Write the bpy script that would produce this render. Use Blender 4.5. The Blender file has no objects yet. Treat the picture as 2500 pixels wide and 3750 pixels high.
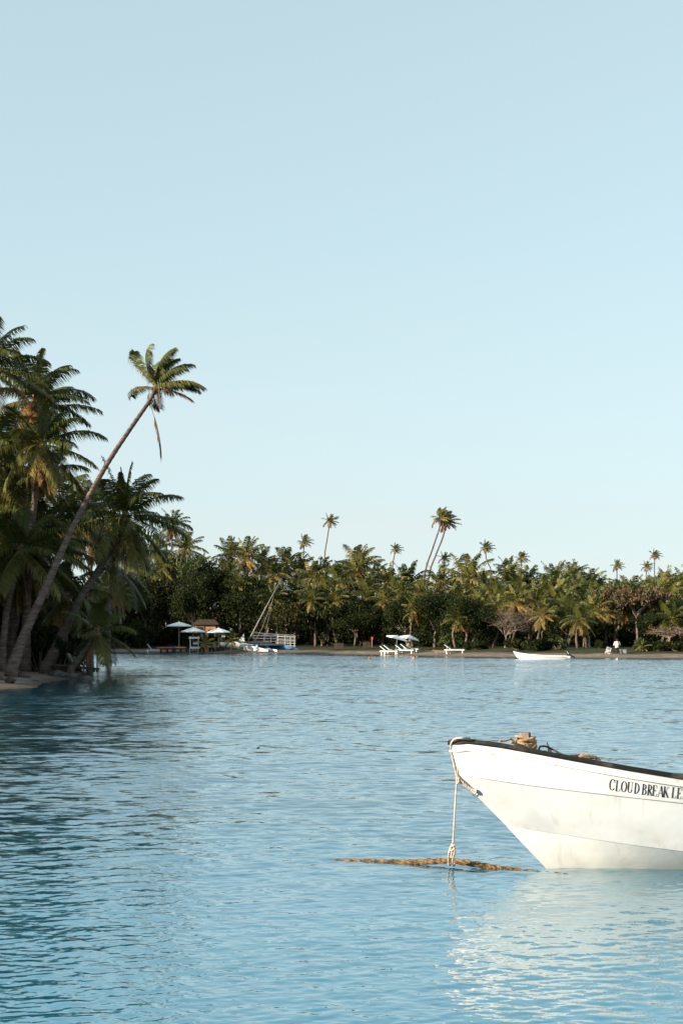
import bpy, bmesh, math, random
import numpy as np
from mathutils import Vector, Matrix
from mathutils.bvhtree import BVHTree

S = bpy.context.scene
COL = S.collection
F = 5208.0            # focal length in photograph pixels (2500 x 3750)
CAMZ = 2.0

# ------------------------------------------------------------------ camera
cd = bpy.data.cameras.new('camera'); cam = bpy.data.objects.new('camera', cd); COL.objects.link(cam)
cam.location = (0, 0, CAMZ); cam.rotation_euler = (math.pi/2, 0, 0)
cd.sensor_fit = 'VERTICAL'; cd.sensor_height = 36.0; cd.sensor_width = 24.0; cd.lens = 36.0*F/3750.0
cd.shift_y = (2325-1875)/3750.0; cd.clip_start = 0.1; cd.clip_end = 5000
S.camera = cam

# ------------------------------------------------------------------ sky and sun
SUN_AZ = math.atan2(-0.90, -0.43); SUN_EL = math.radians(15.5)
w = bpy.data.worlds.new('World'); S.world = w; w.use_nodes = True
nt = w.node_tree; bg = nt.nodes['Background']
sk = nt.nodes.new('ShaderNodeTexSky'); sk.sky_type = 'NISHITA'; sk.sun_disc = False
sk.sun_elevation = SUN_EL; sk.sun_rotation = SUN_AZ % (2*math.pi)
sk.air_density = 1.0; sk.dust_density = 0.6; sk.ozone_density = 2.2; sk.altitude = 0
hs = nt.nodes.new('ShaderNodeHueSaturation'); hs.inputs['Hue'].default_value = 0.475
hs.inputs['Saturation'].default_value = 0.62
nt.links.new(sk.outputs[0], hs.inputs['Color']); gm = nt.nodes.new('ShaderNodeGamma'); gm.inputs[1].default_value = .35
ml = nt.nodes.new('ShaderNodeMix'); ml.data_type = 'RGBA'; ml.blend_type = 'MULTIPLY'; ml.inputs[0].default_value = 1; ml.inputs[7].default_value = (2.10, 2.51, 2.61, 1); ml.clamp_result = False
nt.links.new(hs.outputs[0], gm.inputs[0]); nt.links.new(gm.outputs[0], ml.inputs[6]); tcw = nt.nodes.new('ShaderNodeTexCoord'); mpw = nt.nodes.new('ShaderNodeMapping'); mpw.inputs['Scale'].default_value = (2.2, 2.2, 11); nzw = nt.nodes.new('ShaderNodeTexNoise'); nzw.inputs['Scale'].default_value = 1.6; nzw.inputs['Detail'].default_value = 5
nt.links.new(tcw.outputs['Generated'], mpw.inputs[0]); nt.links.new(mpw.outputs[0], nzw.inputs['Vector'])
rw = nt.nodes.new('ShaderNodeMapRange'); rw.inputs[1].default_value = .50; rw.inputs[2].default_value = .80; rw.inputs[3].default_value = .25; rw.inputs[4].default_value = .6
nt.links.new(nzw.outputs['Fac'], rw.inputs[0])
sw = nt.nodes.new('ShaderNodeSeparateXYZ'); nt.links.new(tcw.outputs['Generated'], sw.inputs[0]); lw_ = nt.nodes.new('ShaderNodeMapRange'); lw_.inputs[1].default_value = .26; lw_.inputs[2].default_value = .05; nt.links.new(sw.outputs[2], lw_.inputs[0])
mw = nt.nodes.new('ShaderNodeMath'); mw.operation = 'MULTIPLY'; nt.links.new(rw.outputs[0], mw.inputs[0]); nt.links.new(lw_.outputs[0], mw.inputs[1])
cw = nt.nodes.new('ShaderNodeMix'); cw.data_type = 'RGBA'; cw.inputs[7].default_value = (3.95, 4.05, 3.95, 1); cw.clamp_result = False; nt.links.new(mw.outputs[0], cw.inputs[0]); nt.links.new(ml.outputs[2], cw.inputs[6]); nt.links.new(cw.outputs[2], bg.inputs['Color'])
bg.inputs['Strength'].default_value = 0.0908
sd = bpy.data.lights.new('sun', 'SUN'); sun = bpy.data.objects.new('sun', sd); COL.objects.link(sun)
sd.energy = 5.0; sd.angle = math.radians(0.5); sd.color = (1.0, 0.85, 0.67)
sdir = Vector((math.sin(SUN_AZ)*math.cos(SUN_EL), math.cos(SUN_AZ)*math.cos(SUN_EL), math.sin(SUN_EL)))
sun.rotation_euler = sdir.to_track_quat('Z', 'Y').to_euler()
S.view_settings.view_transform = 'Standard'; S.view_settings.look = 'None'
S.view_settings.exposure = 1.2; S.view_settings.gamma = 1
S.cycles.use_denoising = True; S.cycles.max_bounces = 6
S.cycles.transparent_max_bounces = 4; S.cycles.caustics_reflective = False

# ------------------------------------------------------------------ helpers
def at(px, py, Y): return Vector(((px-1250)/F*Y, Y, CAMZ-(py-2325)/F*Y))
def X_of(px, Y): return (px-1250)/F*Y

def mat(name, col, rough=0.6, spec=0.4, col2=None, scale=3.0, detail=4, bump=0, bscale=20, coord='Object', stretch=(1,1,1), metal=0, lo=.35, hi=.65):
    m = bpy.data.materials.new(name); m.use_nodes = True
    n = m.node_tree; p = n.nodes['Principled BSDF']
    p.inputs['Base Color'].default_value = (*col, 1); p.inputs['Roughness'].default_value = rough
    p.inputs['Specular IOR Level'].default_value = spec; p.inputs['Metallic'].default_value = metal
    tc = n.nodes.new('ShaderNodeTexCoord'); mp = n.nodes.new('ShaderNodeMapping'); mp.inputs['Scale'].default_value = stretch
    n.links.new(tc.outputs[coord], mp.inputs[0])
    if col2 is not None:
        t = n.nodes.new('ShaderNodeTexNoise'); t.inputs['Scale'].default_value = scale; t.inputs['Detail'].default_value = detail
        r = n.nodes.new('ShaderNodeValToRGB'); r.color_ramp.elements[0].position = lo; r.color_ramp.elements[1].position = hi
        r.color_ramp.elements[0].color = (*col, 1); r.color_ramp.elements[1].color = (*col2, 1)
        n.links.new(mp.outputs[0], t.inputs['Vector']); n.links.new(t.outputs['Fac'], r.inputs[0]); n.links.new(r.outputs[0], p.inputs['Base Color'])
    if bump:
        t2 = n.nodes.new('ShaderNodeTexNoise'); t2.inputs['Scale'].default_value = bscale; t2.inputs['Detail'].default_value = 3
        b = n.nodes.new('ShaderNodeBump'); b.inputs['Strength'].default_value = 1; b.inputs['Distance'].default_value = bump
        n.links.new(mp.outputs[0], t2.inputs['Vector']); n.links.new(t2.outputs['Fac'], b.inputs['Height']); n.links.new(b.outputs[0], p.inputs['Normal'])
    return m

def leafmat(name, stops, rough=0.5, trans=0.25, spec=0.35):
    """colour runs with the 'age' attribute (a frond's or leaf's own colour: young, mature, yellowing, dead)"""
    m = bpy.data.materials.new(name); m.use_nodes = True
    n = m.node_tree; p = n.nodes['Principled BSDF']; out = n.nodes['Material Output']
    a = n.nodes.new('ShaderNodeAttribute'); a.attribute_name = 'age'
    r = n.nodes.new('ShaderNodeValToRGB')
    while len(r.color_ramp.elements) < len(stops): r.color_ramp.elements.new(.5)
    for e, (q, c) in zip(r.color_ramp.elements, stops): e.position = q; e.color = (*c, 1)
    n.links.new(a.outputs['Fac'], r.inputs[0]); n.links.new(r.outputs[0], p.inputs['Base Color'])
    p.inputs['Roughness'].default_value = rough; p.inputs['Specular IOR Level'].default_value = spec
    tr = n.nodes.new('ShaderNodeBsdfTranslucent'); mx = n.nodes.new('ShaderNodeMixShader'); mx.inputs[0].default_value = trans
    n.links.new(r.outputs[0], tr.inputs['Color'])
    n.links.new(p.outputs[0], mx.inputs[1]); n.links.new(tr.outputs[0], mx.inputs[2]); n.links.new(mx.outputs[0], out.inputs[0])
    return m

def mesh_np(name, V, Fc, material=None, age=None, smooth=False):
    """V (n,3), Fc list of arrays of shape (k,3) or (k,4)"""
    me = bpy.data.meshes.new(name); V = np.asarray(V, np.float32)
    me.vertices.add(len(V)); me.vertices.foreach_set('co', V.ravel())
    loops = np.concatenate([f.ravel() for f in Fc]).astype(np.int32)
    tot = np.concatenate([np.full(len(f), f.shape[1]) for f in Fc]).astype(np.int32)
    st = np.concatenate([[0], np.cumsum(tot)[:-1]]).astype(np.int32)
    me.loops.add(len(loops)); me.loops.foreach_set('vertex_index', loops)
    me.polygons.add(len(tot)); me.polygons.foreach_set('loop_start', st); me.polygons.foreach_set('loop_total', tot)
    if smooth: me.polygons.foreach_set('use_smooth', np.ones(len(tot), bool))
    me.update(calc_edges=True); me.validate()
    if age is not None:
        at_ = me.attributes.new('age', 'FLOAT', 'POINT'); at_.data.foreach_set('value', np.asarray(age, np.float32))
    if material: me.materials.append(material)
    return me

def link(name, me, parent=None, loc=(0,0,0)):
    o = bpy.data.objects.new(name, me); COL.objects.link(o); o.location = loc
    if parent is not None: o.parent = parent
    return o

def tag(o, label=None, cat=None, group=None, kind=None):
    if label: o['label'] = label
    if cat: o['category'] = cat
    if group: o['group'] = group
    if kind: o['kind'] = kind
    return o

def thing(name, loc, label, cat, group=None, rz=0):
    o = bpy.data.objects.new(name, None); COL.objects.link(o); o.location = loc; o.rotation_euler = (0,0,rz)
    o.empty_display_size = .3
    return tag(o, label, cat, group)

class MB:
    def __init__(s): s.v = []; s.f = []
    def add(s, vs, fs):
        k = len(s.v); s.v += [tuple(v) for v in vs]; s.f += [tuple(i+k for i in f) for f in fs]
    def box(s, c, d, rot=None, taper=1.0):
        vs = []
        for z in (-1, 1):
            t = taper if z > 0 else 1
            for x, y in ((-1,-1),(1,-1),(1,1),(-1,1)):
                p = Vector((x*d[0]/2*t, y*d[1]/2*t, z*d[2]/2))
                if rot: p = rot @ p
                vs.append(p+Vector(c))
        s.add(vs, [(3,2,1,0),(4,5,6,7),(0,1,5,4),(1,2,6,5),(2,3,7,6),(3,0,4,7)])
    def bar(s, a, b, wd, ht=None):
        a = Vector(a); b = Vector(b); d = b-a; ht = ht or wd
        q = d.to_track_quat('Z', 'Y').to_matrix()
        s.box((a+b)/2, (wd, ht, d.length), q)
    def tube(s, pts, rad, n=8, cap=True, wob=0, rng=None):
        pts = [Vector(p) for p in pts]; m = len(pts)
        if not hasattr(rad, '__len__'): rad = [rad]*m
        vs = []; up = None
        for i, p in enumerate(pts):
            t = (pts[min(i+1, m-1)]-pts[max(i-1, 0)])
            t = t.normalized() if t.length > 1e-9 else Vector((0,0,1))
            if up is None:
                up = Vector((0,1,0)) if abs(t.y) < .8 else Vector((1,0,0))
            u = (up-t*up.dot(t)).normalized(); v = t.cross(u); up = u
            for k in range(n):
                a = 2*math.pi*k/n; r = rad[i]*(1+(wob*rng.uniform(-1,1) if wob else 0))
                vs.append(p+(u*math.cos(a)+v*math.sin(a))*r)
        fs = [(i*n+k, i*n+(k+1)%n, (i+1)*n+(k+1)%n, (i+1)*n+k) for i in range(m-1) for k in range(n)]
        if cap: fs += [tuple(range(n-1,-1,-1)), tuple((m-1)*n+k for k in range(n))]
        s.add(vs, fs)
    def rope(s, pts, r, pitch=None, n=5, seg=None):
        """three-strand laid rope along pts (polyline is resampled)"""
        P = resample(pts, seg or r*1.6); pitch = pitch or r*7
        L = 0; m = len(P); acc = [0]
        for i in range(1, m): L += (P[i]-P[i-1]).length; acc.append(L)
        up = None; fr = []
        for i, p in enumerate(P):
            t = (P[min(i+1,m-1)]-P[max(i-1,0)]).normalized()
            if up is None: up = Vector((0,1,.1)) if abs(t.y) < .8 else Vector((1,0,0))
            u = (up-t*up.dot(t)).normalized(); up = u; fr.append((u, t.cross(u)))
        for k in range(3):
            q = []
            for i, p in enumerate(P):
                a = 2*math.pi*(acc[i]/pitch+k/3)
                q.append(p+(fr[i][0]*math.cos(a)+fr[i][1]*math.sin(a))*r*.52)
            s.tube(q, r*.55, n)
    def build(s, name, m, parent=None, loc=(0,0,0), smooth=False, off=None):
        me = bpy.data.meshes.new(name)
        vs = [tuple(Vector(v)-Vector(off)) for v in s.v] if off is not None else s.v
        me.from_pydata(vs, [], s.f); me.update()
        if smooth: me.polygons.foreach_set('use_smooth', [True]*len(me.polygons))
        if m: me.materials.append(m)
        return link(name, me, parent, loc)

def resample(pts, step):
    pts = [Vector(p) for p in pts]
    # Catmull-Rom smoothing first
    out = []
    for i in range(len(pts)-1):
        p0, p1, p2, p3 = pts[max(i-1,0)], pts[i], pts[i+1], pts[min(i+2,len(pts)-1)]
        for k in range(8):
            t = k/8
            out.append(.5*((2*p1)+(p2-p0)*t+(2*p0-5*p1+4*p2-p3)*t*t+(3*p1-p0-3*p2+p3)*t**3))
    out.append(pts[-1])
    L = [0]
    for i in range(1, len(out)): L.append(L[-1]+(out[i]-out[i-1]).length)
    n = max(2, int(L[-1]/step)); res = []; j = 0
    for i in range(n+1):
        d = L[-1]*i/n
        while j < len(L)-2 and L[j+1] < d: j += 1
        f = (d-L[j])/max(L[j+1]-L[j], 1e-9); res.append(out[j].lerp(out[j+1], min(max(f,0),1)))
    return res

# ------------------------------------------------------------------ materials
GREEN = [(0,(.045,.062,.011)),(.35,(.085,.092,.02)),(.6,(.22,.18,.055)),(.8,(.38,.24,.08)),(1,(.20,.10,.05))]
M_palm = leafmat('palm_leaf', GREEN, .45, .2, .3)
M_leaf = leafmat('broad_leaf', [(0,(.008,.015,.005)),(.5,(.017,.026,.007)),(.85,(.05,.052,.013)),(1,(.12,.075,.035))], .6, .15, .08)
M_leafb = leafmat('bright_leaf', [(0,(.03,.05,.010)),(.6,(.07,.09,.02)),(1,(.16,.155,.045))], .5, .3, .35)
M_leafr = leafmat('reddish_leaf', [(0,(.04,.042,.013)),(.5,(.065,.052,.02)),(1,(.12,.065,.035))], .55, .2, .3)
M_trunk = mat('palm_bark', (.065,.046,.037), .85, .2, (.17,.122,.097), 5, 6, .02, 14, stretch=(.5,.5,2.2))
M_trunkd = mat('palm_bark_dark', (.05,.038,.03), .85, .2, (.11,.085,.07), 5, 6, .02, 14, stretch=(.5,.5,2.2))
M_bark = mat('tree_bark', (.09,.07,.055), .85, .2, (.17,.14,.11), 3, 5, .01, 12, stretch=(1,1,.4))
M_barkp = mat('pale_bark', (.13,.10,.08), .8, .2, (.23,.18,.15), 3, 5)
M_husk = mat('palm_husk', (.12,.07,.035), .8, .2, (.25,.15,.075), 12, 4)
M_coco = mat('coconut', (.08,.075,.02), .5, .4, (.13,.10,.035), 6, 3)
M_white = mat('white_paint', (.68,.67,.66), .45, .4, (.60,.59,.57), 4, 4)
M_canvas = mat('umbrella_canvas', (.82,.81,.79), .8, .2, (.76,.75,.73), 3, 4)
M_dark = mat('dark_wood', (.035,.028,.022), .8, .2, (.07,.055,.04), 6, 4)
M_wood = mat('weathered_wood', (.16,.12,.09), .8, .2, (.26,.21,.17), 8, 4, stretch=(1,1,.2))
M_metal = mat('grey_metal', (.35,.34,.33), .45, .5, (.28,.27,.26), 5, 3, metal=.3)
M_black = mat('black_plastic', (.012,.012,.014), .35, .5, (.03,.03,.032), 10, 3)
M_greenc = mat('green_cushion', (.012,.05,.045), .8, .2, (.02,.07,.06), 8, 3)
M_blue = mat('blue_cover', (.015,.09,.24), .55, .4, (.03,.16,.36), 2.5, 4)
M_orange = mat('orange_plastic', (.75,.16,.03), .45, .5, (.8,.25,.06), 6, 3)
M_red = mat('red_plastic', (.30,.035,.03), .45, .5, (.4,.07,.05), 6, 3)
M_skin = mat('skin', (.14,.075,.05), .55, .3, (.17,.09,.06), 12, 3)
M_hair = mat('black_hair', (.012,.01,.009), .6, .3)
M_cloth = mat('pale_shirt', (.62,.52,.45), .85, .1, (.7,.62,.55), 5, 3)
M_cloth2 = mat('blue_shirt', (.12,.32,.62), .85, .1, (.3,.5,.75), 5, 3)
M_trous = mat('dark_trousers', (.02,.022,.035), .85, .1)
M_rock = mat('shore_rock', (.045,.038,.033), .8, .3, (.10,.085,.075), 5, 5, .02, 12)
M_tile = mat('brown_plaster', (.33,.17,.11), .85, .1, (.42,.23,.15), 2, 4)
M_thatch = mat('thatch', (.04,.032,.024), .95, .05, (.08,.06,.045), 9, 4)
M_cream = mat('cream_plaster', (.62,.53,.46), .8, .1, (.7,.62,.55), 2, 4)
M_glassd = mat('dark_opening', (.015,.014,.013), .4, .3)

# ------------------------------------------------------------------ shoreline and terrain
SHORE = np.array([(-700,49),(-60,50),(-25,50.5),(-14,50.8),(-12.4,51.7),(-11.6,54.3),(-12.0,57.5),(-12.35,61),(-12.2,64),(-11.7,66.2),(-11.9,68.5),
    (-14,72),(-18,84),(-26,105),(-34,135),(-38,155),(-33,165),(-24,161),(-13.2,153.5),(-5.8,151),(4,141),(9,132),(13.2,126),(20,122),(28.8,119.5),(60,112),(200,96),(700,80)])
def shore_dist(X, Y):
    X = np.asarray(X, float); Y = np.asarray(Y, float); d = np.full(X.shape, 1e9)
    for (x0,y0),(x1,y1) in zip(SHORE[:-1], SHORE[1:]):
        dx, dy = x1-x0, y1-y0; t = np.clip(((X-x0)*dx+(Y-y0)*dy)/(dx*dx+dy*dy), 0, 1)
        d = np.minimum(d, np.hypot(X-x0-t*dx, Y-y0-t*dy))
    poly = list(map(tuple, SHORE))+[(700,2500),(-700,2500)]
    ins = np.zeros(X.shape, bool)
    for i in range(len(poly)):
        x0,y0 = poly[i]; x1,y1 = poly[(i+1) % len(poly)]
        c = ((y0 > Y) != (y1 > Y)) & (X < (x1-x0)*(Y-y0)/((y1-y0) if y1 != y0 else 1e-9)+x0)
        ins ^= c
    return np.where(ins, d, -d)
def fbm(X, Y, s, seed=0):
    r = np.random.RandomState(seed); z = 0; a = 1
    for k in range(5):
        ph = r.rand(4)*6.28; th = r.rand()*3.14; c, s_ = math.cos(th), math.sin(th)
        z = z+a*np.sin((X*c+Y*s_)/s+ph[0]+1.3*np.sin((X*s_-Y*c)/s*.7+ph[1]))*np.cos((-X*s_+Y*c)/s*1.1+ph[2]); a *= .55; s *= .52
    return z/2
def height(X, Y):
    X = np.asarray(X, float); Y = np.asarray(Y, float)
    d = shore_dist(X, Y)
    d = d+.35*fbm(X, Y, 2.5, 3)*(np.abs(d) < 30)
    z = np.interp(d, [-60,-10,-2,0,1.2,4,9,60,400,2000], [-4,-1.6,-.30,-.02,.10,.34,.62,1.0,2.5,6])
    return z+np.where(d > 1, .03*fbm(X, Y, 1.3, 5), 0)
def gz(x, y): return float(height(np.array([x]), np.array([y]))[0])

def grid_mesh(xs, ys, zf, name, m, smooth=True, age=None):
    XX, YY = np.meshgrid(xs, ys); Z = zf(XX, YY)
    V = np.stack([XX, YY, Z], -1).reshape(-1, 3)
    nx, ny = len(xs), len(ys); i = np.arange(ny-1)[:, None]*nx+np.arange(nx-1)[None]
    Q = np.stack([i, i+1, i+nx+1, i+nx], -1).reshape(-1, 4)
    a = age(XX, YY).ravel() if age else None
    return mesh_np(name, V, [Q], m, a, smooth)

def ground_mat():
    m = bpy.data.materials.new('sand_and_grass'); m.use_nodes = True; n = m.node_tree; p = n.nodes['Principled BSDF']
    a = n.nodes.new('ShaderNodeAttribute'); a.attribute_name = 'age'     # metres inland
    tc = n.nodes.new('ShaderNodeTexCoord')
    def noise(sc, det=5, st=(1,1,1)):
        mp = n.nodes.new('ShaderNodeMapping'); mp.inputs['Scale'].default_value = st
        t = n.nodes.new('ShaderNodeTexNoise'); t.inputs['Scale'].default_value = sc; t.inputs['Detail'].default_value = det
        n.links.new(tc.outputs['Object'], mp.inputs[0]); n.links.new(mp.outputs[0], t.inputs['Vector']); return t
    def ramp(src, els):
        r = n.nodes.new('ShaderNodeValToRGB')
        while len(r.color_ramp.elements) < len(els): r.color_ramp.elements.new(.5)
        for e, (q, c) in zip(r.color_ramp.elements, els): e.position = q; e.color = (*c, 1)
        n.links.new(src, r.inputs[0]); return r
    def mix(f, A, B):
        x = n.nodes.new('ShaderNodeMix'); x.data_type = 'RGBA'
        if hasattr(f, 'links'): n.links.new(f, x.inputs[0])
        n.links.new(A, x.inputs[6]); n.links.new(B, x.inputs[7]); return x.outputs[2]
    sand = ramp(noise(1.2).outputs['Fac'], [(.3,(.14,.11,.088)),(.7,(.24,.19,.155))])
    litter = ramp(noise(2.5, 6, (.35,1.6,1)).outputs['Fac'], [(.55,(0,0,0)),(.62,(1,1,1))])
    dk = n.nodes.new('ShaderNodeRGB'); dk.outputs[0].default_value = (.07,.055,.045,1)
    s2 = mix(litter.outputs[0], sand.outputs[0], dk.outputs[0])
    grass = ramp(noise(3, 6).outputs['Fac'], [(.3,(.018,.022,.006)),(.55,(.036,.038,.011)),(.75,(.08,.07,.03))])
    def shifted(lo, hi, amp):
        t = noise(.5, 3); ad = n.nodes.new('ShaderNodeMath'); ad.operation = 'MULTIPLY_ADD'; ad.inputs[1].default_value = amp
        n.links.new(t.outputs['Fac'], ad.inputs[0]); n.links.new(a.outputs['Fac'], ad.inputs[2])
        mr = n.nodes.new('ShaderNodeMapRange'); mr.inputs[1].default_value = lo+amp/2; mr.inputs[2].default_value = hi+amp/2
        n.links.new(ad.outputs[0], mr.inputs[0]); return mr.outputs[0]
    c = mix(shifted(3.2, 5, 3.5), s2, grass.outputs[0])
    wet = n.nodes.new('ShaderNodeRGB'); wet.outputs[0].default_value = (.085,.066,.05,1)
    c = mix(shifted(.5, 1.3, .8), wet.outputs[0], c)
    n.links.new(c, p.inputs['Base Color']); p.inputs['Roughness'].default_value = .9; p.inputs['Specular IOR Level'].default_value = .15
    b = n.nodes.new('ShaderNodeBump'); b.inputs['Distance'].default_value = .05; n.links.new(noise(4, 5).outputs['Fac'], b.inputs['Height']); n.links.new(b.outputs[0], p.inputs['Normal'])
    return m
M_ground = ground_mat()
xs = np.concatenate([-np.geomspace(2500, 62, 14), np.arange(-60, 60, .6), np.geomspace(60, 2500, 14)])
ys = np.concatenate([np.arange(-60, 44, 8), np.arange(44, 76, .4), np.arange(76, 200, .8), np.geomspace(201, 4000, 22)])
g = link('ground', grid_mesh(xs, ys, height, 'ground', M_ground, age=lambda X, Y: shore_dist(X, Y)+.35*fbm(X, Y, 2.5, 3)))
tag(g, 'sandy beach rising to dry grass under the palms', kind='structure')

# ------------------------------------------------------------------ water
def water_mat():
    m = bpy.data.materials.new('lagoon_water'); m.use_nodes = True; n = m.node_tree; p = n.nodes['Principled BSDF']
    DEEP, SHAL = (.006,.065,.11,1), (.010,.185,.295,1); p.inputs['Roughness'].default_value = .03
    p.inputs['IOR'].default_value = 2.8; p.inputs['Specular IOR Level'].default_value = .5
    tc = n.nodes.new('ShaderNodeTexCoord'); prev = None
    fa = n.nodes.new('ShaderNodeAttribute'); fa.attribute_name = 'age'
    # shallow bright water over sand close by, deeper and darker further out, with soft patches
    sx = n.nodes.new('ShaderNodeSeparateXYZ'); n.links.new(tc.outputs['Object'], sx.inputs[0])
    nz = n.nodes.new('ShaderNodeTexNoise'); nz.inputs['Scale'].default_value = .22; nz.inputs['Detail'].default_value = 3; n.links.new(tc.outputs['Object'], nz.inputs['Vector'])
    ma = n.nodes.new('ShaderNodeMath'); ma.operation = 'MULTIPLY_ADD'; ma.inputs[1].default_value = 9; n.links.new(nz.outputs['Fac'], ma.inputs[0]); n.links.new(sx.outputs[1], ma.inputs[2])
    mr = n.nodes.new('ShaderNodeMapRange'); mr.inputs[1].default_value = 9; mr.inputs[2].default_value = 22; n.links.new(ma.outputs[0], mr.inputs[0])
    mc = n.nodes.new('ShaderNodeMix'); mc.data_type = 'RGBA'; mc.inputs[6].default_value = SHAL; mc.inputs[7].default_value = DEEP; n.links.new(mr.outputs[0], mc.inputs[0]); n.links.new(mc.outputs[2], p.inputs['Base Color'])
    mp = n.nodes.new('ShaderNodeMapping'); mp.inputs['Scale'].default_value = (.6,1,1)
    t = n.nodes.new('ShaderNodeTexNoise'); t.inputs['Scale'].default_value = 12; t.inputs['Detail'].default_value = 2
    n.links.new(tc.outputs['Object'], mp.inputs[0]); n.links.new(mp.outputs[0], t.inputs['Vector'])
    b = n.nodes.new('ShaderNodeBump'); b.inputs['Distance'].default_value = .005; n.links.new(t.outputs['Fac'], b.inputs['Height'])
    vec = b.outputs[0]
    # chop too fine for the mesh far out: tilt of the surface given directly as slopes
    for sc, st, amp in ((.22, (.30,1,1), .07), (1.1, (.35,1,1), .16), (5, (.5,1,1), .38)):
        mp = n.nodes.new('ShaderNodeMapping'); mp.inputs['Scale'].default_value = st
        t = n.nodes.new('ShaderNodeTexNoise'); t.inputs['Scale'].default_value = sc; t.inputs['Detail'].default_value = 2
        n.links.new(tc.outputs['Object'], mp.inputs[0]); n.links.new(mp.outputs[0], t.inputs['Vector'])
        v1 = n.nodes.new('ShaderNodeVectorMath'); v1.operation = 'SUBTRACT'; v1.inputs[1].default_value = (.5,.5,.5); n.links.new(t.outputs['Color'], v1.inputs[0])
        v2 = n.nodes.new('ShaderNodeVectorMath'); v2.operation = 'MULTIPLY'; v2.inputs[1].default_value = (amp*2,amp*2,0); n.links.new(v1.outputs[0], v2.inputs[0])
        v3 = n.nodes.new('ShaderNodeVectorMath'); v3.operation = 'SCALE'; n.links.new(v2.outputs[0], v3.inputs[0]); n.links.new(fa.outputs['Fac'], v3.inputs['Scale'])
        v4 = n.nodes.new('ShaderNodeVectorMath'); v4.operation = 'ADD'; n.links.new(vec, v4.inputs[0]); n.links.new(v3.outputs[0], v4.inputs[1]); vec = v4.outputs[0]
    # wavelets seen at a grazing angle show mostly their faces turned to the open lagoon (south)
    v6 = n.nodes.new('ShaderNodeVectorMath'); v6.operation = 'SCALE'; v6.inputs[0].default_value = (0,-.10,0); n.links.new(fa.outputs['Fac'], v6.inputs['Scale'])
    v7 = n.nodes.new('ShaderNodeVectorMath'); v7.operation = 'ADD'; n.links.new(vec, v7.inputs[0]); n.links.new(v6.outputs[0], v7.inputs[1]); vec = v7.outputs[0]
    v5 = n.nodes.new('ShaderNodeVectorMath'); v5.operation = 'NORMALIZE'; n.links.new(vec, v5.inputs[0])
    n.links.new(v5.outputs[0], p.inputs['Normal']); p.inputs['Specular IOR Level'].default_value = 0
    gl = n.nodes.new('ShaderNodeBsdfGlossy'); gl.inputs['Roughness'].default_value = .03; gl.inputs['Color'].default_value = (.93,.985,1,1); n.links.new(v5.outputs[0], gl.inputs['Normal'])
    lw = n.nodes.new('ShaderNodeLayerWeight'); lw.inputs['Blend'].default_value = .5; n.links.new(v5.outputs[0], lw.inputs['Normal'])
    pw = n.nodes.new('ShaderNodeMath'); pw.operation = 'POWER'; pw.inputs[1].default_value = 2.3; n.links.new(lw.outputs['Facing'], pw.inputs[0])
    ms = n.nodes.new('ShaderNodeMixShader'); n.links.new(pw.outputs[0], ms.inputs[0]); n.links.new(p.outputs[0], ms.inputs[1]); n.links.new(gl.outputs[0], ms.inputs[2])
    n.links.new(ms.outputs[0], n.nodes['Material Output'].inputs[0])
    return m
M_water = water_mat()
def waves(X, Y, cell):
    r = np.random.RandomState(11); Z = np.zeros_like(X)
    patch = .75+.35*fbm(X, Y*.6, 5, 8)+.15*fbm(X, Y, 1.7, 9)
    for k in range(96):
        lam = .075*(1.1/.075)**(r.rand()**1.3)
        th = r.normal()*.75+.05; kx, ky = math.sin(th), math.cos(th); q = 2*math.pi/lam
        slope = .0185*(1 if lam < .35 else (.35/lam)**2.2)
        amp = slope*lam/(2*math.pi)*1.0
        fade = np.clip((lam/cell-2.3)/1.5, 0, 1)
        ph = q*(kx*X+ky*Y)+r.rand()*6.283+.6*np.sin(.9*X+r.rand()*6)+.35*np.sin(Y*1.3+r.rand()*6)
        c = np.sin(ph); Z += amp*fade*(c+.25*np.cos(2*ph))
    return Z*np.clip(patch, .25, 1.5)
py_ = np.concatenate([np.arange(4300, 3760, -30), np.arange(3760, 2460, -2.0), np.arange(2460, 2390, -3.5)])
Yr = CAMZ*F/(py_-2325.0); Yr = np.concatenate([Yr, np.geomspace(Yr[-1]*1.05, 1400, 22)])
u = np.concatenate([-np.geomspace(6, .42, 18), np.arange(-.40, .40, .0011), np.geomspace(.42, 6, 18)])
Yg = np.repeat(Yr[:, None], len(u), 1); Xg = u[None]*Yg
dY = np.abs(np.gradient(Yr))[:, None]*np.ones_like(Xg)
Zg = waves(Xg, Yg, np.maximum(dY, .01))*(np.abs(u)[None] < .41)
nx, ny = len(u), len(Yr); i_ = np.arange(ny-1)[:, None]*nx+np.arange(nx-1)[None]
Q = np.stack([i_, i_+1, i_+nx+1, i_+nx], -1).reshape(-1, 4)
wo = link('water', mesh_np('water', np.stack([Xg, Yg, Zg], -1).reshape(-1, 3), [Q], M_water, age=((.62*np.clip((dY-.010)/.03, 0, 1)+.3*np.clip((dY-.05)/.30, 0, 1))*np.clip((-shore_dist(Xg, Yg)-1)/6, .3, 1)).ravel(), smooth=True))
tag(wo, 'calm rippled turquoise lagoon', kind='structure')

# ------------------------------------------------------------------ foliage builders
def rodrigues_basis(t):
    ref = np.where(np.abs(t[..., 2:3]) < .95, np.array([0,0,1.0]), np.array([1.0,0,0]))
    s = np.cross(t, ref); s /= np.linalg.norm(s, axis=-1, keepdims=True)+1e-9
    return s, np.cross(s, t)

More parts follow.
